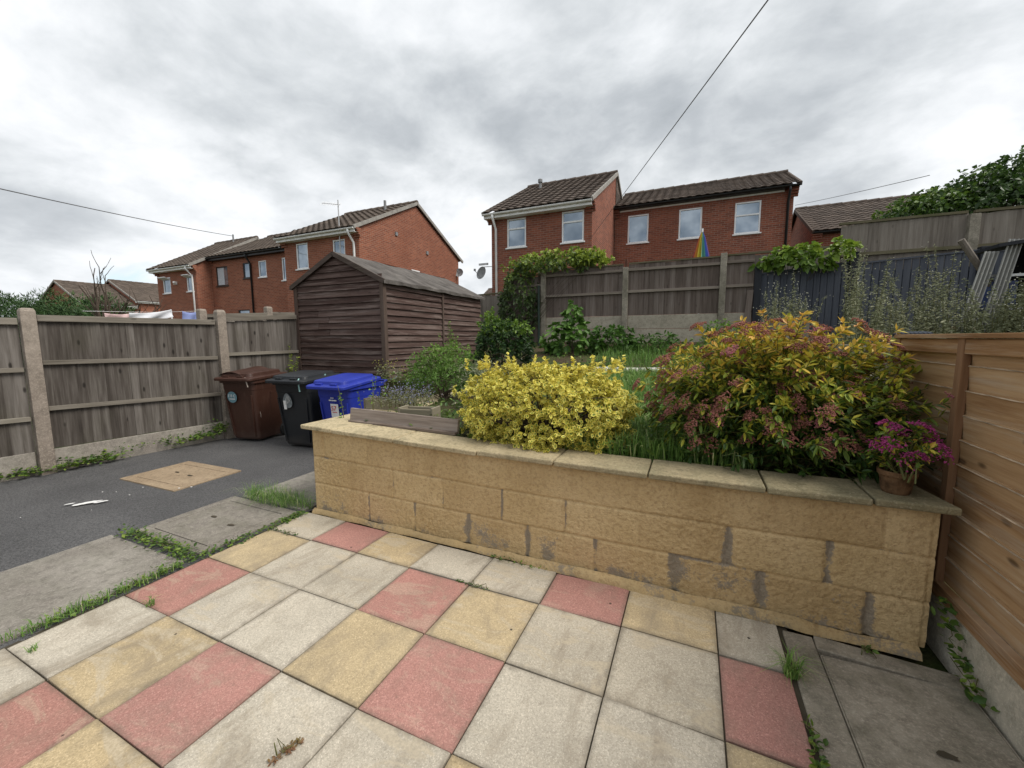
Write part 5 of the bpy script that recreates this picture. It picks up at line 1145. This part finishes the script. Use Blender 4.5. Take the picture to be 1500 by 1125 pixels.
mb=MB(); mb.tube([(3.0,7.05,2.68),(3.3,7.1,2.2),(3.6,7.15,1.72)],.035,8); tag(mb.build('wooden_pole',W_UP,None,loc=(3.3,7.1,2.2)),'grey round pole leaning against the blue fence','pole')
mb=MB(); mb.tube([(-3.38,9.15,1.2),(-3.39,9.15,2.72)],.028,8); tag(mb.build('metal_post',plain('dark_green_metal',(.015,.03,.022),.5),None,loc=(-3.38,9.15,1.2)),'thin dark green metal post in front of the ivy fence end','post')
CAB=plain('cable_grey',(.13,.13,.135),.6)
def wire(label,a,b,sagz,r):
    a,b=A(*a),A(*b); s=np.linspace(0,1,40); P=a+(b-a)*s[:,None]; P[:,2]-=sagz*4*s*(1-s); mb=MB(); mb.tube(P,r,5); return tag(mb.build('overhead_cable',CAB,None,loc=a),label,'cable','overhead cables')
wire('overhead cable running up from the set back brick house to the top of the sky',(-3.35,13.9,4.75),(1.34,1.27,3.78),0,.0055)
wire('thin overhead cable crossing the left sky to the terraced roofs',(-16,1.75,5.32),(-26.9,16.9,8.0),.12,.016)
wire('faint overhead cable between the set back house and the right tree',(3.14,18.0,6.2),(4.45,11.9,4.9),.02,.007)

# ------------------------------------------------------------------ light and sky
w=bpy.data.worlds.new('World'); sc.world=w; w.use_nodes=True; nt=w.node_tree; nt.nodes.clear()
class WN(NT):
    def __init__(s): s.t=nt; s.L=nt.links; s.P=nt.nodes.new('ShaderNodeTexCoord').outputs['Generated']
n=WN(); SUN_EL,SUN_AZ=math.radians(52),math.radians(88)
sky=n.nd('ShaderNodeTexSky',sky_type='NISHITA',sun_disc=False,sun_elevation=SUN_EL,sun_rotation=SUN_AZ,air_density=1.0,dust_density=1.5)
x,y,z=n.sep(); zc=n.math('ADD',n.math('MAXIMUM',z,0),.34)
pv=n.comb(n.math('DIVIDE',x,zc),n.math('DIVIDE',y,zc),0)
pv=n.map(pv,(1,1.0,1))
wv=n.nd('ShaderNodeTexNoise'); n.L.new(pv,wv.inputs['Vector']); wv.inputs['Scale'].default_value=1.3; wv.inputs['Detail'].default_value=4
va=n.nd('ShaderNodeVectorMath',operation='MULTIPLY_ADD'); n.L.new(wv.outputs['Color'],va.inputs[0]); va.inputs[1].default_value=(.3,.3,.3); n.L.new(pv,va.inputs[2]); pw=va.outputs[0]
a=n.noise(1.55,10,pw,.55); b=n.noise(3.6,9,n.map(pw,(1,1.2,1)),.6); cbig=n.noise(.8,3,pv,.5)
fa=n.math('ADD',n.math('MULTIPLY',a,.62),n.math('ADD',n.math('MULTIPLY',b,.27),n.math('MULTIPLY',cbig,.21)))
cl=n.ramp(fa,[(.40,(.36,.39,.42)),(.48,(.47,.50,.53)),(.54,(.60,.63,.655)),(.60,(.745,.77,.795)),(.69,(.93,.94,.955))])
hz_=n.ramp(z,[(.0,1),(.35,0)])
cl=n.mix(n.math('MULTIPLY',hz_,.3),cl,(.86,.885,.92))
gap=n.noise(1.5,6,n.map(pv,(.7,1.3,1)),.55); gm_=n.math('MULTIPLY',n.ramp(gap,[(.60,0),(.68,1)]),n.ramp(z,[(.05,1),(.32,.0)]))
bg1=n.nd('ShaderNodeBackground'); n.L.new(sky.outputs[0],bg1.inputs[0]); bg1.inputs[1].default_value=.12
bg2=n.nd('ShaderNodeBackground'); n.L.new(cl,bg2.inputs[0]); bg2.inputs[1].default_value=.76
mx=n.nd('ShaderNodeMixShader'); n.L.new(n.math('SUBTRACT',1,n.math('MULTIPLY',gm_,.85)),mx.inputs[0]); n.L.new(bg1.outputs[0],mx.inputs[1]); n.L.new(bg2.outputs[0],mx.inputs[2])
wo=n.nd('ShaderNodeOutputWorld'); n.L.new(mx.outputs[0],wo.inputs[0])
sl=bpy.data.lights.new('sun','SUN'); sl.energy=2.0; sl.angle=math.radians(30); sl.color=(1,.95,.88); so=bpy.data.objects.new('sun',sl); COL.objects.link(so)
# sun direction: azimuth measured clockwise from +Y
d=Vector((math.sin(SUN_AZ)*math.cos(SUN_EL),math.cos(SUN_AZ)*math.cos(SUN_EL),math.sin(SUN_EL))); so.rotation_euler=d.to_track_quat('Z','Y').to_euler(); so.location=(0,0,20)
sc.view_settings.view_transform='Standard'; sc.view_settings.look='None'; sc.view_settings.exposure=.66; sc.view_settings.gamma=1
